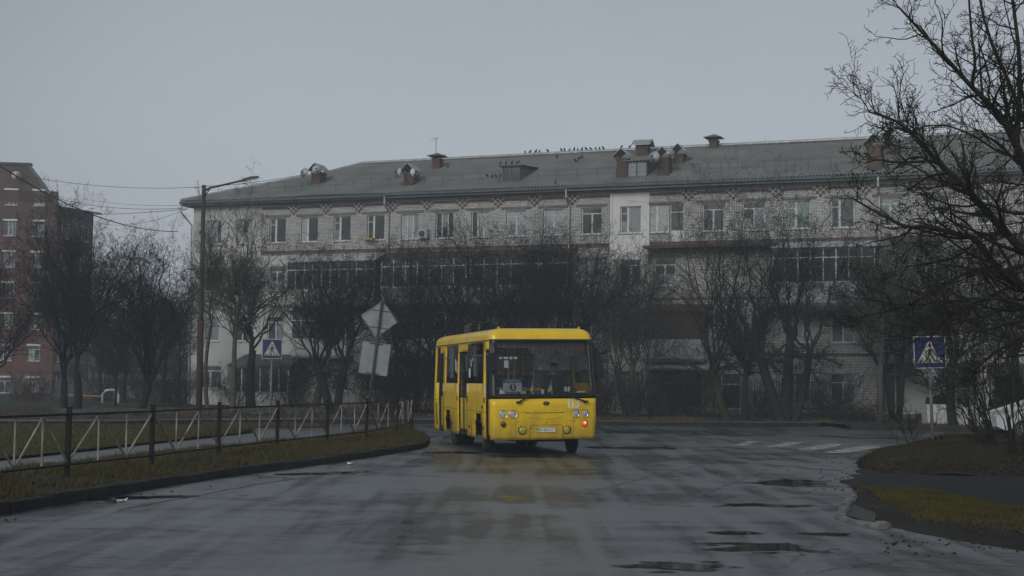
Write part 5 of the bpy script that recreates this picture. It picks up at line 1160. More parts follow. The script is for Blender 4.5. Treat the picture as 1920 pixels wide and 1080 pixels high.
for i, (px, D, h, n, lab) in enumerate(((705, 70, 2.7, 70, 'red brown thicket directly behind the turned signs'), (745, 68, 2.5, 80, 'red brown thicket above the corner of the railing'), (790, 68, 2.7, 90, 'red brown thicket touching the rear of the bus'), (850, 70, 2.8, 60, 'brown thicket hidden behind the bus side windows'),
                                   (1130, 64, 2.3, 70, 'brown thicket peeping out right of the bus front'), (1215, 66, 1.6, 60, 'brown thicket between the many stemmed tree and the bar fence'), (1290, 68, 2.2, 60, 'grey brown thicket before the canopy with a pale roof'), (1560, 66, 2.2, 50, 'thin grey thicket before the tall ground floor windows'),
                                   (1430, 69, 1.9, 50, 'thicket behind the forked trunks'), (330, 74, 2.0, 60, 'brown thicket behind the street lamp'), (450, 76, 1.9, 60, 'brown thicket below the porch of the long building'), (540, 76, 2.3, 50, 'dark drooping thicket behind the small crossing sign'), (60, 84, 1.7, 60, 'brown thicket before the plinth of the red building'), (200, 90, 2.6, 80, 'brown thicket along the board fence'), (225, 118, 5.5, 130, 'tall far thicket seen over the board fence'), (290, 122, 6.5, 130, 'tall far thicket rising above the shed'), (345, 116, 5.5, 110, 'tall far thicket at the left corner of the long building'), (180, 124, 6.0, 110, 'tall far thicket beside the red building'), (265, 90, 2.8, 80, 'brown thicket in front of the shed'), (345, 84, 2.4, 60, 'brown thicket at the left corner of the long building'), (1600, 64, .9, 80, 'low dark hedge tangle in front of the shops'), (1020, 70, 2.6, 60, 'brown thicket hidden behind the windscreen'))):
    shrub(lab, tb(px, 780, D), int(n * 1.3), h, 1.1, 60 + i, 'stem_brown', rs=.014, stub=1.5, P=dict(), kidlen=.35)
# evergreen behind the car
def leafy(label, base, rx, h, n, seed):
    rg = random.Random(seed); V = []; root = empty('bush', base, 0, label, 'bush')
    for _ in range(n):
        a, t, q = rg.uniform(0, 6.28), rg.random() ** .5, rg.random(); zz = h * (q ** .8); rr = rx * t * (1 - .6 * q) * (1 + .3 * math.sin(3 * a + q * 5)); c = Vector((math.cos(a) * rr, math.sin(a) * rr, zz)); s_ = rg.uniform(.03, .07)
        for k in range(3): V.append(tuple(c + Vector((rg.gauss(0, 1), rg.gauss(0, 1), rg.gauss(0, 1))) * s_))
    np_mesh('foliage', V, np.arange(len(V)).reshape(-1, 3), 'evergreen', root, k=3)
    MB().tube([(0, 0, -.1), (.05, 0, h * .6)], [.05, .02], 6).build('stem', 'bark_dark', root)
leafy('dull green evergreen bush behind the car at the right edge', tb(1893, 780, 56), .95, 2.0, 9000, 5)
leafy('very dark low evergreen behind the stacked slabs', tb(1760, 780, 64), .9, 1.1, 5000, 6)

# ------------------------------------------------------------------ yellow bus
YAW = R(13.5); BUS = empty('bus', (0.80, 32.7, 0), YAW, 'small yellow city bus coming round the bend on the wet road', 'bus')
LEAN = R(-1.15); BL_, HW = 7.2, 1.265
def bw(z): return HW - .02 * max(0, .8 - z) / .5 - .045 * max(0, z - 1.3) / 1.3
def fy(z): return .03 * max(0, .8 - z) / .5 + .20 * max(0, z - 1.30) / 1.35
def ry_(z): return BL_ - .06 * max(0, z - 1.3) / 1.3
RC = .13
YB = [7.07, 6.95, 6.90, 6.35, 6.30, 5.82, 5.56, 5.50, 5.42, 4.83, 4.75, 4.40, 3.84, 3.74, 3.22, 2.70, 2.60, 2.10, 1.75, 1.65, 1.05, .95, .78, .50, .44, .14]
XB = [-1.085, -1.04, -.95, -.8, -.6, -.45, -.3, -.1, .1, .3, .45, .6, .8, .95, 1.04, 1.085]
ZB = [.36, .44, .50, .62, .75, .86, .94, .98, 1.14, 1.29, 1.40, 1.64, 2.0, 2.32, 2.36, 2.42, 2.50, 2.60, 2.66]
def perim(z, d=0.0):
    w_, f, r_ = bw(z) - d, fy(z) + d, ry_(z) - d; rc = max(.02, RC - d * .3) if d < .5 else .02; P = []
    sy = lambda y: f + rc + (y - .14) * (r_ - f - 2 * rc) / (7.07 - .14)
    sx = lambda x: x * (w_ - rc) / 1.085
    bul = lambda x: -.055 * (1 - (x / 1.085) ** 2) * (1 if d < .3 else 0)
    for y in YB: P.append(('L', y, (-w_, sy(y))))
    for k in (1, 2, 3): a = math.pi / 2 * k / 4; P.append(('c', 0, (-w_ + rc * (1 - math.cos(a)), f + rc * (1 - math.sin(a)))))
    for x in XB: P.append(('F', x, (sx(x), f + bul(x))))
    for k in (3, 2, 1): a = math.pi / 2 * k / 4; P.append(('c', 0, (w_ - rc * (1 - math.cos(a)), f + rc * (1 - math.sin(a)))))
    for y in YB[::-1]: P.append(('R', y, (w_, sy(y))))
    for k in (1, 2, 3): a = math.pi / 2 * k / 4; P.append(('b', 0, (w_ - rc * (1 - math.cos(a)), r_ - rc * (1 - math.sin(a)))))
    for x in XB[::-1]: P.append(('B', x, (sx(x), r_)))
    for k in (3, 2, 1): a = math.pi / 2 * k / 4; P.append(('b', 0, (-w_ + rc * (1 - math.cos(a)), r_ - rc * (1 - math.sin(a)))))
    return P
GR = [[Vector((p[2][0], p[2][1], z)) for p in perim(z)] for z in ZB]; PT = perim(1.0); NP = len(PT)
def cls(t, u, z, t2):
    """what a cell of the skin is made of"""
    if t == 'L':
        if z < .75 and (.95 < u < 1.75 or 4.75 < u < 5.5): return None
        if z < .94 and (1.05 < u < 1.65 or 4.83 < u < 5.42): return None
        if u < .44: return 'fdoor' if z < 2.42 else 'y'
        if u < .50: return 'k' if z < 2.42 else 'y'
        if 2.70 < u < 3.74 and z < 2.42: return 'mdoor' if z > .44 else 'k3'
        if 5.82 < u < 6.30 and z < 2.42: return 'rdoor' if z > .44 else 'k4'
        if 5.82 < u < 6.35 and z < 2.42: return 'k4'
        if 2.60 < u < 3.74 or 5.56 < u < 6.35: return 'y' if not (2.6 < u < 2.7 and 1.64 < z < 2.42) else 'kp1'
        if 1.64 < z < 2.60:
            if .78 < u < 2.10: return 'g1'
            if 2.10 < u < 2.60 : return 'kp1'
            if 3.84 < u < 4.40: return 'kp2'
            if 4.40 < u < 5.50: return 'g2'
            if 6.35 < u < 6.90: return 'g3'
        return 's' if z < .75 else 'y'
    if t == 'R':
        if z < .94 and (.95 < u < 1.75 or 4.75 < u < 5.5): return None
        if 1.64 < z < 2.50 and (.50 < u < 1.75 or 2.1 < u < 3.74 or 3.84 < u < 5.5 or 5.56 < u < 6.90): return 'gr'
        return 's' if z < .75 else 'y'
    if t in 'F' or t == 'c':
        if z > 1.29: return 'ws' if (t == 'F' and 1.40 < z < 2.60) else 'k'
        return 's' if z < .62 else 'y'
    if t == 'B' and 1.64 < z < 2.42 and abs(u) < .95: return 'gr'
    return 's' if z < .75 else 'y'
CE = {}
for j in range(len(ZB) - 1):
    for i in range(NP):
        a, c = PT[i], PT[(i + 1) % NP]; t = a[0] if a[0] == c[0] else ('c' if 'c' in (a[0], c[0]) else 'b')
        if {a[0], c[0]} == {'L', 'b'} or {a[0], c[0]} == {'R', 'b'}: t = 'b'
        u = (a[1] + c[1]) / 2; z = (ZB[j] + ZB[j + 1]) / 2; k = cls(t, u, z, None)
        if k: CE.setdefault(k, []).append((GR[j][i], GR[j][(i + 1) % NP], GR[j + 1][(i + 1) % NP], GR[j + 1][i]))
def skin(keys, name, m, parent=BUS, push=0.0, solid=.03):
    b = MB()
    ix = {}
    for n_, k in enumerate(keys):
        for q in CE.get(k, []):
            ids = []
            for p in q:
                kk_ = (round(p.x, 4), round(p.y, 4), round(p.z, 4))
                if kk_ not in ix: ix[kk_] = len(b.v); b.v.append((p.x, p.y, p.z))
                ids.append(ix[kk_])
            b.f.append(tuple(ids)); b.mi.append(n_ if isinstance(m, list) else 0)
    o = b.build(name, m, parent, True)
    if push:
        c = Vector((0, 3.6, 0)); 
        for v in o.data.vertices: v.co.x *= 1 + push / HW * (-1); v.co.y = c.y + (v.co.y - c.y) * (1 - push / 3.6)
    if solid: s_ = o.modifiers.new('s', 'SOLIDIFY'); s_.thickness = solid; s_.offset = -1
    return o
body = skin(['y', 's'], 'body', ['bus_yellow', 'bus_skirt'])
wf = skin(['k'], 'window_surround', 'bus_black')
for k in ('kp1', 'kp2'): skin([k], 'dark_pillar', 'bus_black')
for k in ('k3', 'k4'): skin([k], 'door_frame', 'bus_black')
skin(['ws'], 'windscreen', 'windscreen', push=.012, solid=0)
for k, n_ in (('g1', 1), ('g2', 1), ('g3', 1)): skin([k], 'side_window', 'bus_glass', push=.02, solid=0)
skin(['gr'], 'far_side_windows', 'bus_glass', push=.015, solid=0)
# roof
rings = [perim(2.66, d) for d in (0, .012, .035, .08, .15, .25, .40, .65, .90, 1.10)]; b = MB(); zc = [2.66 + .25 * (1 - (1 - min(1, d / .34)) ** 2.4) ** (1 / 2.4) + .025 * min(1, d) for d in (0, .012, .035, .08, .15, .25, .40, .65, .90, 1.10)]
vs = [(p[2][0], p[2][1], z) for rg_, z in zip(rings, zc) for p in rg_]
b.add(vs, [(j * NP + i, j * NP + (i + 1) % NP, (j + 1) * NP + (i + 1) % NP, (j + 1) * NP + i) for j in range(len(rings) - 1) for i in range(NP)]); b.add([vs[9 * NP + i] for i in range(NP)], [tuple(range(NP))])
b.build('roof', 'bus_yellow', BUS, True)
MB().add([(-1.15, .3, 2.55), (1.15, .3, 2.55), (1.15, 7.0, 2.55), (-1.15, 7.0, 2.55)], [(0, 1, 2, 3)]).build('ceiling', 'ceiling_liner', BUS)
b = MB()      # gutter strip along the door side and over the windscreen
sl_ = [Vector((p[2][0] - .012, p[2][1], 2.64)) for p in perim(2.64)[:len(YB)]]; b.tube(sl_ + [Vector((-1.12, .24, 2.62))], .014, 5); b.build('rain_gutter', 'grey_strip', BUS)
for x in (-.95, .98): MB().lathe([(.035, 0), (.035, .03), (.02, .05)], 10, Matrix.Translation((x, .50, 2.91))).build('marker_lamp', 'fog_lens', BUS)
MB().lathe([(.04, 0), (.04, .03), (.02, .05)], 10, Matrix.Translation((-1.0, 5.9, 2.86))).build('marker_lamp', 'red_lamp_lit', BUS)
# doors (recessed leaves)
def leaf_(y0, y1, name, z0=.46, z1=2.38, zg=1.31, x=-HW + .055, frame=.05):
    f = MB()
    for a, c in ((y0, y0 + frame), (y1 - frame, y1)): f.box((x - .012, a, z0), (x + .012, c, z1))
    for a, c in ((z0, z0 + .05), (zg - .03, zg + .03), (z1 - .06, z1)): f.box((x - .011, y0 + frame, a), (x + .011, y1 - frame, c))
    d = f.build(name, 'rubber', BUS)
    MB().box((x - .006, y0 + frame, z0 + .05), (x + .006, y1 - frame, zg - .03)).build('lower_panel', 'bus_yellow', d)
    MB().add([(x, y0 + frame, zg + .03), (x, y1 - frame, zg + .03), (x, y1 - frame, z1 - .06), (x, y0 + frame, z1 - .06)], [(0, 3, 2, 1)]).build('door_glass', 'bus_glass', d)
leaf_(2.74, 3.20, 'middle_door'); leaf_(3.24, 3.70, 'middle_door'); leaf_(5.84, 6.30, 'rear_door'); leaf_(.16, .47, 'front_door', z0=.42)
MB().box((-1.10, 2.7, .46), (-.65, 3.74, .50)).build('door_step', 'rubber', BUS)
# window bars
def strip(a, c, m='rubber', r_=.016, name='window_bar'): MB().tube([a, c], r_, 4).build(name, m, BUS)
xw = lambda z: -bw(z) - .004
strip((xw(2.3), .80, 2.30), (xw(2.3), 2.08, 2.30), 'grey_strip', .02); strip((xw(2.3), 4.42, 2.30), (xw(2.3), 5.48, 2.30), 'grey_strip', .02)
for y in (1.35,): strip((xw(2.32), y, 2.32), (xw(2.58), y, 2.58))
for y, z0, z1, wd in ((2.2, 2.05, 2.22, .05), (2.32, 1.78, 2.0, .16), (4.1, 1.95, 2.25, .06), (3.93, 1.9, 2.2, .05), (2.0, 2.18, 2.26, .04)):
    MB().box((xw((z0 + z1) / 2) - .012, y - wd / 2, z0), (xw((z0 + z1) / 2) - .006, y + wd / 2, z1)).build('notice_sticker', 'paper', BUS)
# body seams, grille, little lamps on the door side
def seam_side(pts): MB().tube([(-bw(z) - .003, y, z) for y, z in pts], .006, 4).build('panel_seam', 'seam', BUS)
seam_side([(.55, .98), (2.55, 1.0)]); seam_side([(3.8, 1.0), (5.7, 1.0)]); seam_side([(2.6, .42), (2.6, .98)]); seam_side([(4.3, .40), (4.3, .96)]); seam_side([(.52, .40), (.52, 2.4)]); seam_side([(6.4, 1.18), (7.05, 1.18)]); seam_side([(2.15, .40), (2.15, .96)]); seam_side([(6.4, .42), (6.4, 1.62)])
b = MB()
for k in range(16): z = .58 + k * .034; b.box((-bw(z) - .008, 6.50, z), (-bw(z) - .002, 6.80, z + .016))
b.build('side_grille', 'iron', BUS)
for y, z in ((.72, .62), (2.35, .60), (4.5, .62), (6.6, .55), (.85, 1.10)):
    MB().box((-bw(z) - .02, y - .03, z - .035), (-bw(z) - .002, y + .03, z + .035)).build('side_marker', 'red_lens', BUS)
for y in (2.58, 3.80, .62): MB().box((-bw(1.25) - .02, y - .03, 1.2), (-bw(1.25) - .002, y + .03, 1.32)).build('door_button', 'iron', BUS)
for y in (3.86, 2.56, .56, 5.72): MB().box((-bw(1.5) - .012, y - .03, 1.42), (-bw(1.5) - .002, y + .03, 1.62)).build('notice_sticker', 'paper', BUS)
# wheels
def wheel(x, y, st=0.0):
    M = Matrix.Translation((x, y, .43)) @ Matrix.Rotation(st, 4, 'Z') @ Matrix.Rotation(R(-90), 4, 'Y')
    t = MB().lathe([(.26, -.115), (.36, -.12), (.415, -.10), (.43, -.06), (.43, .06), (.415, .10), (.36, .12), (.26, .115)], 28, M).build('wheel', 'tyre', BUS, True); t['nolean'] = 1
    s_ = 1 if x < 0 else -1
    r_ = MB().lathe([(.265, s_ * .05), (.265, s_ * .118), (.25, s_ * .122), (.235, s_ * .07), (.10, s_ * .05), (.09, s_ * .13), (.03, s_ * .13)], 24, M).build('rim', 'rim', t); r_['nolean'] = 1
wheel(-1.02, 1.35, R(-8)); wheel(1.02, 1.35, R(-8)); wheel(-1.00, 5.12); wheel(1.00, 5.12); wheel(-.72, 5.12); wheel(.72, 5.12)
MB().box((-.95, .6, .42), (.95, 7.0, .60)).box((-.45, .25, .30), (.55, .9, .42)).box((-.9, 1.28, .38), (.9, 1.42, .50)).box((-.9, 5.04, .36), (.9, 5.2, .52)).box((-.35, 1.5, .26), (.35, 6.2, .42)).build('chassis', 'iron', BUS)
for y0 in (.95, 4.75): MB().box((-.80, y0 - .02, .40), (-.78, y0 + .84, .94)).box((.78, y0 - .02, .40), (.80, y0 + .84, .94)).build('wheel_arch', 'rubber', BUS)
# front face
def F3(x, z, off=0.0): 
    xx = max(-1.085, min(1.085, x)); return Vector((x, fy(z) - .055 * (1 - (xx / 1.085) ** 2) - off, z))
def lampf(x, z, r_, m, name, ring='chrome'):
    M = Matrix.Translation(F3(x, z, -.03)) @ Matrix.Rotation(R(90), 4, 'X')
    o = MB().lathe([(r_ + .02, 0), (r_ + .02, .034), (r_, .04), (r_, .0)], 24, M).build(name, ring, BUS, True)
    MB().lathe([(r_, .0), (r_, .028), (r_ * .7, .04), (r_ * .3, .046)], 24, M).build('lens', m, o, True)
for s_ in (-1, 1):
    for x in (.74, .96): lampf(s_ * x, .945, .078, 'lens', 'headlight')
    lampf(s_ * .525, .575, .085, 'fog_lens', 'fog_lamp', 'iron')
lampf(-.95, .72, .062, 'red_lens', 'indicator_lamp', 'iron'); lampf(.95, .72, .062, 'red_lamp_lit', 'indicator_lamp', 'red_lens')
MB().lathe([(.03, 0), (.03, .01)], 14, Matrix.Translation(F3(.96, .735, .018)) @ Matrix.Rotation(R(90), 4, 'X')).build('bulb', 'red_lamp_core', BUS)
def fseam(pts, r_=.0045):
    q = along([F3(x, z, .002) for x, z in pts], 24); q = [F3(p.x, p.z, .002) for p in q]; MB().tube(q, r_, 4).build('panel_seam', 'seam', BUS)
for s_ in (-1, 1):
    fseam([(s_ * 1.10, .88), (s_ * 1.06, 1.03), (s_ * .64, 1.02), (s_ * .60, .90), (s_ * .66, .84), (s_ * 1.05, .83), (s_ * 1.10, .88)]); fseam([(s_ * .68, .38), (s_ * .68, .83)])
fseam([(-.62, .985), (-.38, .985)]); fseam([(.38, .985), (.62, .985)])
fseam([(-.36, .38), (-.36, .64), (-.32, .69), (.40, .69), (.44, .64), (.44, .38)])
for x, z in ((-.33, .62), (-.33, .46), (.41, .62), (.41, .46), (-.62, .78), (.62, .78), (.70, .78), (.03, .74)): MB().lathe([(.014, 0), (.010, .01)], 8, Matrix.Translation(F3(x, z)) @ Matrix.Rotation(R(90), 4, 'X')).build('bolt', 'iron', BUS)
# air slot: a curved scoop with a dark upper lip
b = MB(); n = 20; vs = []
for k in range(n + 1):
    x = -.44 + .88 * k / n; q = 1 - (2 * k / n - 1) ** 2; zt_, zb_ = .975, .905 - .065 * q
    vs += [F3(x, zt_, .004), F3(x, zt_ - .012, .004), F3(x, zt_ - .014, -.05), F3(x, zb_, .012), F3(x, zb_ - .012, .006)]
b.add(vs, [(k * 5 + 1, k * 5 + 6, k * 5 + 5, k * 5) for k in range(n)], None); o = b.build('scoop_lip', 'seam', BUS)
b = MB(); b.add(vs, [(k * 5 + r_, k * 5 + 5 + r_, k * 5 + 6 + r_, k * 5 + 1 + r_) for k in range(n) for r_ in (3, 2)]); b.build('scoop', 'bus_yellow', BUS, True)
# badge, number, plate
Mb = Matrix.Translation(F3(.03, 1.185, .004))
MB().lathe([(.075, 0), (.075, .012), (.06, .018)], 28, Mb @ Matrix.Rotation(R(90), 4, 'X') @ Matrix.Diagonal((1, .62, 1, 1))).build('badge', 'bus_black', BUS, True)
b = MB()
for x0, z0, x1, z1 in ((-.045, -.01, .045, -.01), (-.035, -.02, .035, -.02), (0, -.01, 0, .032), (0, .030, .03, -.003), (0, .025, -.028, -.003)): b.tube([Mb @ Vector((x0, -.021, z0)), Mb @ Vector((x1, -.021, z1))], .003, 4)
b.build('badge_emblem', 'chrome', BUS)
# fleet number in slab serif strokes
b = MB(); nb = Matrix.Translation(F3(.70, 1.18, .006)); 
def stroke(x0, z0, x1, z1): b.box((x0, -.004, z0), (x1, .0, z1), nb)
for x in (-.125, -.03): stroke(x - .020, -.10, x + .020, .10); stroke(x - .040, -.1001, x - .0205, -.080); stroke(x + .0205, -.1001, x + .040, -.080); stroke(x - .040, .060, x - .0205, .085)
def arc(cx, cz, rx, rz, a0, a1, w_, n=16):
    for k in range(n):
        q = [R(a0 + (a1 - a0) * (k + i) / n) for i in (0, 1)]; vs = [(cx + (rx + s_) * math.cos(a), -.004, cz + (rz + s_) * math.sin(a)) for a in q for s_ in (-w_, w_)]
        b.add(vs, [(0, 1, 3, 2)], nb)
arc(.075, .048, .036, .036, 150, -90, .019); arc(.075, -.044, .043, .040, 90, -155, .020)
b.build('fleet_number', 'paper', BUS)
pl = MB().box((-.215, -.012, -.045), (.215, 0, .045), Matrix.Translation(F3(.025, .575, .008))).build('number_plate', 'paper', BUS)
MB().box((-.225, -.006, -.052), (.225, .004, .052), Matrix.Translation(F3(.025, .575, .005))).build('plate_frame', 'chrome', pl)
MB().box((-.213, -.0135, .003), (-.178, -.0125, .043), Matrix.Translation(F3(.025, .575, .008))).build('plate_blue_field', 'flag_blue', pl)
MB().box((-.213, -.0135, -.043), (-.178, -.0125, .003), Matrix.Translation(F3(.025, .575, .008))).build('plate_yellow_field', 'flag_yellow', pl)
text_mesh('plate_text', 'BX 6015 AT', .088, 'sign_black', pl, .001, Matrix.Translation(F3(.035, .575, .0215)), .80)
# wipers
for pts in ([(-.05, 1.37), (-.35, 1.36), (-.62, 1.22)], [(.30, 1.38), (.62, 1.33), (.97, 1.22)]):
    P = [F3(x, z, .05) for x, z in pts]; w0 = MB().tube(P, [.012, .014, .02], 6).build('wiper', 'bus_black', BUS)
    MB().box((-.055, -.03, -.02), (.055, .05, .02), Matrix.Translation(P[-1])).build('wiper_pivot', 'bus_black', w0)
MB().tube([F3(-.10, 1.385, .04), F3(.35, 1.40, .04), F3(1.0, 1.405, .03)], .009, 5).build('wiper_blade', 'bus_black', BUS)
MB().tube([F3(-1.0, 1.405, .03), F3(-.5, 1.40, .04), F3(-.08, 1.385, .04)], .009, 5).build('wiper_blade', 'bus_black', BUS)
# mirrors
m1 = MB().tube([(-1.13, .22, 2.58), (-1.24, .05, 2.50), (-1.26, -.02, 2.32)], .018, 6).build('mirror_arm', 'grey_strip', BUS)
def rbox(b, a, c, r_=.05):
    x0, y0, z0 = a; x1, y1, z1 = c; b.prism([(x0 + r_, z0), (x1 - r_, z0), (x1, z0 + r_), (x1, z1 - r_), (x1 - r_, z1), (x0 + r_, z1), (x0, z1 - r_), (x0, z0 + r_)], y0, y1); return b
rbox(MB(), (-1.36, -.10, 1.92), (-1.14, .06, 2.34)).build('mirror', 'bus_black', BUS)
MB().tube([(1.13, .22, 2.58), (1.25, .05, 2.48), (1.26, -.0, 2.40)], .018, 6).build('mirror_arm', 'bus_black', BUS)
MB().prism([(1.20, 2.48), (1.28, 2.44), (1.42, 1.80), (1.40, 1.74), (1.26, 1.74), (1.22, 1.80)], -.10, .04).build('mirror', 'bus_black', BUS)
# inside
MB().box((-1.12, .5, .70), (1.12, 7.0, .74)).build('bus_floor', 'interior', BUS)
MB().prism([(-1.05, .72), (1.05, .72), (1.05, 1.30), (.9, 1.36), (-.9, 1.34), (-1.05, 1.30)], .32, .60).build('dashboard', 'interior', BUS)
def seat(x, y, fw=False):
    s_ = MB().box((x - .22, y, 1.12), (x + .22, y + .42, 1.22)).box((x - .03, y + .1, .74), (x + .03, y + .3, 1.12)).build('seat', 'seat_cloth', BUS)
    pf = [(-.22, 1.22), (.22, 1.22), (.22, 1.72), (.15, 1.84), (-.15, 1.84), (-.22, 1.72)]
    MB().prism([(x + a, z) for a, z in pf], y + .40, y + .47).build('backrest', 'seat_cloth', s_)
for y in (1.95, 2.9, 3.75, 4.6, 5.5, 6.2):
    for x in (.9, .42): seat(x, y)
for y in (1.9, 4.2, 5.0): seat(-.85, y)
seat(.58, 1.15)
b = MB(); b.prism([(-1.1, 1.95), (1.1, 1.95), (1.1, 2.54), (-1.1, 2.54)], 6.95, 6.97); b.build('rear_curtain', 'pale_cloth', BUS)
for x, y in ((-.28, 1.7), (-.55, 1.25), (-.1, 2.6), (.12, 3.9), (-.3, 4.9), (.2, 1.75)): MB().tube([(x, y, .74), (x, y, 2.55)], .018, 6).build('handrail', 'handrail', BUS)
for x in (-.35, .3): MB().tube([(x, 1.3, 2.35), (x, 6.8, 2.35)], .016, 6).build('handrail', 'handrail', BUS)
MB().tube([(-1.1, .75, 1.52), (-.5, .75, 1.52), (-.3, .75, 1.50), (.15, .75, 1.50)], .016, 6).build('handrail', 'handrail', BUS)
MB().box((.22, 1.70, .74), (1.1, 1.73, 1.95)).build('partition', 'interior', BUS); MB().box((.22, 1.70, 1.95), (1.1, 1.72, 2.36)).build('partition_curtain', 'pale_cloth', BUS)
MB().box((-.62, 1.3, .74), (-.56, 1.34, 2.5)).build('partition_post', 'rubber', BUS)
b = MB(); n = 60; vs = []
for k in range(n + 1):
    x = -1.06 + 2.12 * k / n
    if x < -.30: zl_ = 2.46
    elif x < .38: q = (x + .30) / .68; zl_ = 2.44 - .22 * math.sin(math.pi * q) ** .8
    else: q = (x - .38) / .68; zl_ = 2.40 - .14 * math.sin(math.pi * q) ** .8
    y = .30 + .015 * math.sin(k * 1.9); vs += [(x, y, 2.56), (x, y, zl_ + .02), (x, y - .006, zl_)]
b.add(vs, [(3 * k + r_, 3 * k + 3 + r_, 3 * k + 4 + r_, 3 * k + 1 + r_) for k in range(n) for r_ in (0, 1)]); b.build('windscreen_curtain', 'wine_cloth', BUS)
for x, w_ in ((-.985, .07), (-.86, .10), (-.74, .08), (-.63, .08)): MB().box((x - w_ / 2, .178, 2.20), (x + w_ / 2, .182, 2.255)).build('notice_sticker', 'paper', BUS)
MB().box((-.90, .175, 2.0), (-.79, .177, 2.17)).build('notice_sticker', 'pale_cloth', BUS)
MB().box((.80, .055, 1.425), (1.0, .06, 1.46)).build('notice_sticker', 'paper', BUS)
MB().prism([(-1.03, 1.41), (-.88, 1.41), (-1.02, 1.53)], .075, .08).build('notice_sticker', 'paper', BUS)
sw = MB(); nn = 24
sw.tube([Vector((.58 + .21 * math.cos(t), .86 + .09 * math.sin(t), 1.42 + .19 * math.sin(t))) for t in [2 * math.pi * k / nn for k in range(nn + 1)]], .014, 6); sw.tube([(.58, .60, 1.30), (.58, .86, 1.42)], .025, 6).tube([(.38, .86, 1.42), (.78, .86, 1.42)], .012, 5); sw.build('steering_wheel', 'rubber', BUS)
for o in list(COL.objects):
    if o.parent == BUS and not o.get('nolean'): o.rotation_euler = (0, LEAN, 0)
MBUS = Matrix.Translation(BUS.location) @ Matrix.Rotation(YAW, 4, 'Z') @ Matrix.Rotation(LEAN, 4, 'Y')
def in_bus(o): o.matrix_world = MBUS; return o
# things standing on the dashboard
rb = empty('route_board'); tag(rb, 'route board with a circled number three behind the windscreen of the bus', 'sign'); rb.matrix_world = MBUS
MB().box((-.93, .165, 1.40), (-.49, .175, 1.73)).build('board', 'sign_white', rb)
MB().box((-.935, .160, 1.655), (-.485, .164, 1.745)).build('blue_band', 'board_blue', rb); MB().box((-.90, .160, 1.395), (-.52, .164, 1.455)).build('green_band', 'board_green', rb)
text_mesh('top_text', 'ОЗЕРНА', .078, 'sign_white', rb, .001, Matrix.Translation((-.71, .157, 1.698)), 1.05)
text_mesh('bottom_text', '«РАКОВЕ»', .055, 'sign_white', rb, .001, Matrix.Translation((-.71, .157, 1.425)), 1.05)
MB().lathe([(.082, 0), (.082, .003)], 24, Matrix.Translation((-.70, .163, 1.555)) @ Matrix.Rotation(R(90), 4, 'X')).build('number_ring', 'sign_black', rb)
text_mesh('route_number', '3', .15, 'paper', rb, .001, Matrix.Translation((-.70, .157, 1.555)), 1.0)
for x in (-.97, -.44):
    MB().box((x - .05, .17, 1.47), (x + .05, .174, 1.56)).build('flag_card', 'flag_blue', rb); MB().box((x - .05, .17, 1.39), (x + .05, .174, 1.47)).build('flag_card', 'flag_yellow', rb)
def flag(x, lab, wd):
    r_ = empty('table_flag'); tag(r_, lab, 'flag'); r_.matrix_world = MBUS
    MB().lathe([(.03, 1.39), (.008, 1.42)], 10, Matrix.Translation((x, .22, 0))).tube([(x, .22, 1.40), (x, .22, 1.72)], .004, 5).build('staff', 'paper', r_)
    MB().add([(x, .218, 1.71), (x - wd, .21, 1.60), (x - wd * 1.1, .21, 1.50), (x, .218, 1.60)], [(0, 1, 2, 3)]).build('blue_half', 'flag_blue', r_)
    MB().add([(x, .217, 1.60), (x - wd * 1.1, .209, 1.50), (x - wd, .209, 1.42), (x, .217, 1.50)], [(0, 1, 2, 3)]).build('yellow_half', 'flag_yellow', r_)
flag(-.22, 'small blue and yellow flag behind the windscreen, beside the route board', .05); flag(.24, 'small blue and yellow flag behind the middle of the windscreen', .09)
tag(in_bus(MB().lathe([(.028, 0), (.038, .11)], 14, Matrix.Translation((.03, .25, 1.39))).build('paper_cup', 'paper')), 'white paper cup on the bus dashboard between the flags', 'cup')
def bootee(x, lab):
    b = MB().lathe([(.028, 0), (.034, .05), (.03, .10)], 10, Matrix.Translation((x, .22, 1.46)) @ Matrix.Rotation(R(20), 4, 'Y')).lathe([(.03, 0), (.03, .04), (.015, .055)], 10, Matrix.Translation((x + .015, .19, 1.44))); tag(in_bus(b.build('baby_bootee', 'paper', smooth=True)), lab, 'ornament')
bootee(.55, 'left one of two small white bootees hanging before the driver'); bootee(.63, 'right one of two small white bootees hanging before the driver')
b = MB().lathe([(.0, 0), (.03, .02), (.034, .05), (.02, .08)], 12, Matrix.Translation((-.02, .26, 1.93))); hg = tag(in_bus(b.build('hanging_ornament', 'handrail', smooth=True)), 'small orange ornament hanging behind the windscreen', 'ornament'); MB().tube([(-.02, .26, 2.0), (-.02, .26, 2.3)], .003, 4).build('cord', 'paper', hg)
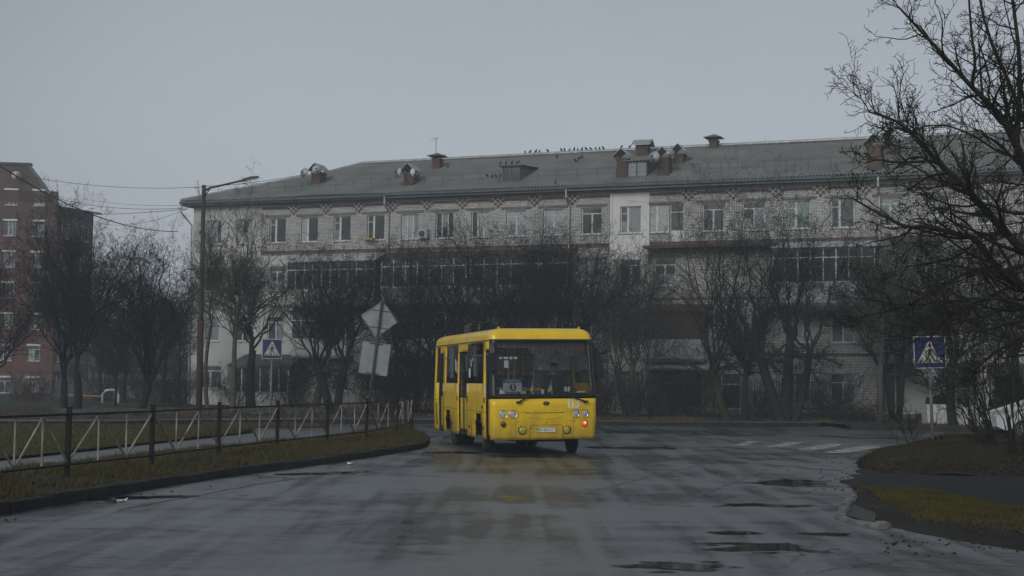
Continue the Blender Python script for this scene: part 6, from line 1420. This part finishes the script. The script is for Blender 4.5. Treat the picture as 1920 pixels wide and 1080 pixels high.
# ------------------------------------------------------------------ driver
def driver():
    X, Y = .58, 1.30
    pts = {}; vs = []; rad = []; ed = []
    def P(n_, x, y, z, r_, par=None):
        pts[n_] = len(vs); vs.append((X + x, Y + y, z)); rad.append(r_)
        if par: ed.append((pts[par], pts[n_]))
    P('pel', 0, .05, 1.30, .16); P('waist', 0, .06, 1.46, .15, 'pel'); P('chest', 0, .02, 1.66, .17, 'waist'); P('neck0', 0, 0, 1.82, .09, 'chest'); P('neck', 0, -.02, 1.90, .058, 'neck0'); P('skull', 0, -.03, 2.0, .085, 'neck'); P('crown', 0, -.02, 2.06, .075, 'skull')
    for s_, q in ((-1, 'l'), (1, 'r')):
        P('sh' + q, s_ * .17, 0, 1.77, .075, 'chest'); P('el' + q, s_ * .27, -.14, 1.52, .052, 'sh' + q); P('fa' + q, s_ * .24, -.28, 1.48, .042, 'el' + q); P('wr' + q, s_ * .20, -.37, 1.47, .03, 'fa' + q); P('ha' + q, s_ * .19, -.42, 1.47, .032, 'wr' + q)
        P('hi' + q, s_ * .10, -.03, 1.26, .10, 'pel'); P('kn' + q, s_ * .13, -.42, 1.22, .07, 'hi' + q); P('an' + q, s_ * .13, -.52, .84, .045, 'kn' + q); P('to' + q, s_ * .13, -.66, .79, .04, 'an' + q)
        for f in range(4): P(f'f{f}{q}', s_ * (.215 - f * .020), -.455, 1.49 - f * .006, .0095, 'ha' + q); P(f'g{f}{q}', s_ * (.21 - f * .020), -.462 , 1.452 - f * .004, .009, f'f{f}{q}'); P(f'h{f}{q}', s_ * (.205 - f * .018), -.44, 1.432, .0085, f'g{f}{q}')
        P('t0' + q, s_ * .16, -.40, 1.492, .011, 'ha' + q); P('t1' + q, s_ * .145, -.43, 1.475, .010, 't0' + q)
    me = bpy.data.meshes.new('person'); me.from_pydata(vs, ed, []); me.materials.append(MATS['skin']); o = link('person', me)
    sk = o.modifiers.new('skin', 'SKIN'); lay = me.skin_vertices[0] if me.skin_vertices else None
    if lay is None:
        bm = bmesh.new(); bm.from_mesh(me); bm.verts.layers.skin.verify(); bm.to_mesh(me); bm.free(); lay = me.skin_vertices[0]
    for i, r_ in enumerate(rad): lay.data[i].radius = (r_, r_); 
    lay.data[0].use_root = True; o.modifiers.new('sub', 'SUBSURF').levels = 1; o.modifiers['sub'].render_levels = 2
    tag(o, 'person in a dark jacket and flat cap driving the yellow bus', 'person')
    def sph(c, r3, n=12):
        b = MB(); v_ = []; f_ = []
        for i in range(n + 1):
            t = math.pi * i / n
            for k in range(n): p_ = 2 * math.pi * k / n; v_.append((c[0] + r3[0] * math.sin(t) * math.cos(p_), c[1] + r3[1] * math.sin(t) * math.sin(p_), c[2] + r3[2] * math.cos(t)))
        for i in range(n):
            for k in range(n): f_.append((i * n + k, i * n + (k + 1) % n, (i + 1) * n + (k + 1) % n, (i + 1) * n + k))
        return b.add(v_, f_)
    hx, hy, hz = X, Y - .05, 2.00
    h = sph((hx, hy, hz), (.078, .095, .115)).build('head', 'skin', o, True)
    MB().add([(hx - .016, hy - .09, hz - .015), (hx + .016, hy - .09, hz - .015), (hx, hy - .122, hz - .025), (hx, hy - .092, hz + .03)], [(0, 1, 2), (0, 2, 3), (1, 3, 2)]).build('nose', 'skin', h)
    for s_ in (-1, 1): sph((hx + s_ * .03, hy - .082, hz + .012), (.012, .008, .007), 8).build('eye', 'sign_black', h); sph((hx + s_ * .08, hy + .01, hz), (.012, .02, .03), 8).build('ear', 'skin', h)
    MB().box((hx - .025, hy - .092, hz - .055), (hx + .025, hy - .082, hz - .049)).build('mouth', 'wine_cloth', h)
    MB().lathe([(.088, 2.05), (.098, 2.07), (.085, 2.11), (.04, 2.125)], 18, Matrix.Translation((hx, hy + .005, 0))).box((hx - .06, hy - .15, 2.045), (hx + .06, hy - .06, 2.057)).build('cap', 'cap_cloth', o, True)
    vs2 = []; 
    def tubej(p, q, ra, rb, b): b.tube([Vector(vs[pts[n_]]) for n_ in p], q, 10)
    b = MB(); b.lathe([(.16, 1.27), (.185, 1.45), (.20, 1.62), (.20, 1.72), (.14, 1.82), (.075, 1.87)], 18, Matrix.Translation((X, Y + .03, 0)) @ Matrix.Diagonal((1.1, .85, 1, 1)))
    for q in 'lr': b.tube([Vector(vs[pts[n_ + q]]) for n_ in ('sh', 'el', 'fa', 'wr')], [.095, .07, .055, .042], 10)
    b.build('jacket', 'jacket', o, True)
    b = MB()
    for q in 'lr': b.tube([Vector(vs[pts[n_ + q]]) for n_ in ('hi', 'kn', 'an')], [.115, .085, .06], 10)
    b.build('trousers', 'jacket', o, True)
    o.matrix_world = MBUS
driver()

# ------------------------------------------------------------------ white car at the right edge
def car():
    base = gp(1898, 823); root = empty('parked_car', base, R(4), 'white car half hidden by the bare shrubs at the right edge', 'car')
    # local x: car length (front at -x), y width
    L_, Wd = 4.3, .86
    prof = [(-.86, .42), (-.88, .62), (-.80, .80), (-.20, .97), (.55, 1.05), (1.15, 1.46), (1.9, 1.52), (2.8, 1.45), (3.25, 1.08), (3.42, .95), (3.44, .50), (3.40, .34)]
    arch = lambda cx: [(cx + .40 * math.cos(t), .33 + .40 * math.sin(t)) for t in [R(a) for a in range(0, 181, 20)]]
    low = [(3.0, .30)] + arch(2.62) + [(.42, .28)] + arch(0) + [(-.60, .30)]
    P = [(x, z) for x, z in prof] + low
    b = MB(); n = len(P); secs = [(-Wd, 1), (-Wd * .96, 1)]
    def row(y, ins): return [(x, y + (ins * max(0, z - .95) * (1 if y < 0 else -1)), z) for x, z in P]
    ra, rb = row(-Wd, .38), row(Wd, .38); bm = bmesh.new()
    va = [bm.verts.new(p) for p in ra]; vb = [bm.verts.new(p) for p in rb]
    for i in range(n): bm.faces.new((va[i], va[(i + 1) % n], vb[(i + 1) % n], vb[i]))
    fa = bm.faces.new(va[::-1]); fb = bm.faces.new(vb); bmesh.ops.triangulate(bm, faces=[fa, fb]); bmesh.ops.recalc_face_normals(bm, faces=bm.faces)
    me = bpy.data.meshes.new('body'); bm.to_mesh(me); bm.free(); me.materials.append(MATS['car_white']); o = link('body', me, root); bv = o.modifiers.new('b', 'BEVEL'); bv.width = .03; bv.segments = 2
    yy = lambda z, y=Wd: -y + .38 * max(0, z - .95) - .004
    for pts in ([(.68, 1.09), (1.2, 1.42), (1.78, 1.46), (1.78, 1.10)], [(1.86, 1.10), (1.86, 1.46), (2.68, 1.40), (3.05, 1.12)]):
        MB().add([(x, yy(z), z) for x, z in pts] , [(0, 3, 2, 1)]).build('side_window', 'car_glass', root)
    MB().add([(.60, -Wd * .86, 1.085), (1.13, -Wd * .78, 1.455), (1.13, Wd * .78, 1.455), (.60, Wd * .86, 1.085)], [(0, 3, 2, 1)], Matrix.Translation((-.012, 0, .006))).build('windscreen', 'car_glass', root)
    for x, z in ((.60, 1.05), (1.82, 1.05), (3.0, 1.05)): MB().box((x, -Wd - .004, .36), (x + .012, -Wd + .002, z - .08)).build('door_seam', 'rubber', root)
    MB().box((-.89, -Wd + .04, .62), (-.72, -Wd + .36, .76)).build('headlight', 'lens', root); MB().box((-.89, Wd - .36, .62), (-.72, Wd - .04, .76)).build('headlight', 'lens', root)
    MB().box((-.895, -.40, .46), (-.86, .40, .60)).build('grille', 'rubber', root)
    MB().box((.72, -Wd - .16, 1.02), (.86, -Wd - .01, 1.14)).build('mirror', 'car_white', root)
    for x in (0, 2.62):
        for y in (-Wd + .10, Wd - .10):
            M = Matrix.Translation((x, y, .33)) @ Matrix.Rotation(R(90), 4, 'X'); s_ = 1 if y < 0 else -1
            w_ = MB().lathe([(.20, -.10), (.31, -.10), (.33, -.07), (.33, .07), (.31, .10), (.20, .10)], 26, M).build('wheel', 'tyre', root, True)
            b = MB().lathe([(.215, s_ * .06), (.215, s_ * .105), (.195, s_ * .105), (.19, s_ * .07)], 24, M)
            for k in range(6):
                a = k * math.pi / 3; b.prism([(math.cos(a + q) * r_, math.sin(a + q) * r_) for r_, q in ((.03, -.6), (.2, -.12), (.2, .12), (.03, .6))], -.115 * s_, -.095 * s_, Matrix.Translation((x, y, .33)))
            b.build('rim', 'chrome', w_)
car()

# ------------------------------------------------------------------ litter
def scrap(px, py, s_, m, label, seed):
    rg = random.Random(seed); b = MB(); n = 5; vs = [((i / n - .5) * s_ * 2 + rg.gauss(0, .02), (j / n - .5) * s_ + rg.gauss(0, .02), abs(rg.gauss(.035, .03)) * s_ / .18) for i in range(n + 1) for j in range(n + 1)]
    b.add(vs, [(i * (n + 1) + j, (i + 1) * (n + 1) + j, (i + 1) * (n + 1) + j + 1, i * (n + 1) + j + 1) for i in range(n) for j in range(n)]); o = b.build('paper_scrap', m); p = gp(px, py); o.location = (p.x, p.y, .006); o.rotation_euler = (0, 0, rg.uniform(0, 3)); tag(o, label, 'litter')
scrap(656, 871, .12, 'paper', 'crumpled white paper on the road before the middle of the railing', 1)
scrap(222, 941, .09, 'white_board', 'small muddy paper scrap by the kerb at the lower left', 2)
scrap(205, 942, .07, 'leaf_litter', 'small brown scrap touching the muddy paper by the kerb', 3)
rg = random.Random(5); b = MB()
for i in range(420):
    u = rg.random(); p = KO[int(u * (len(KO) - 1))] + Vector((rg.gauss(.3, .5), -abs(rg.gauss(0, .45)), 0))
    if rg.random() < .45: p = gp(rg.gauss(1600, 70), rg.uniform(850, 925))
    elif rg.random() < .3: p = gp(rg.uniform(1640, 1960), 0 + 992 + rg.gauss(8, 8) + (0.13 * rg.uniform(0, 300)))
    s_ = rg.uniform(.006, .022); b.add([(-s_, -s_, 0), (s_, -s_ * .8, 0), (s_, s_, 0), (-s_ * .9, s_, 0), (0, 0, s_)], [(0, 1, 4), (1, 2, 4), (2, 3, 4), (3, 0, 4)], Matrix.Translation((p.x, p.y, .003)))
tag(b.build('grit', 'soil'), 'grit and small clods strewn along the kerbs on the wet road', 'grit', kind='stuff')

# ------------------------------------------------------------------ haze
m = bpy.data.materials.new('haze'); m.use_nodes = True; n = m.node_tree.nodes; n.remove(n['Principled BSDF'])
pv = n.new('ShaderNodeVolumePrincipled'); pv.inputs['Color'].default_value = (0.78, 0.90, 0.97, 1); pv.inputs['Density'].default_value = HAZE_DENSITY; pv.inputs['Anisotropy'].default_value = 0.2
m.node_tree.links.new(pv.outputs[0], n['Material Output'].inputs['Volume']); MATS['haze'] = m
tag(MB().box((-310, -50, -1.6), (310, 430, 27)).build('haze', 'haze'), kind='stuff')
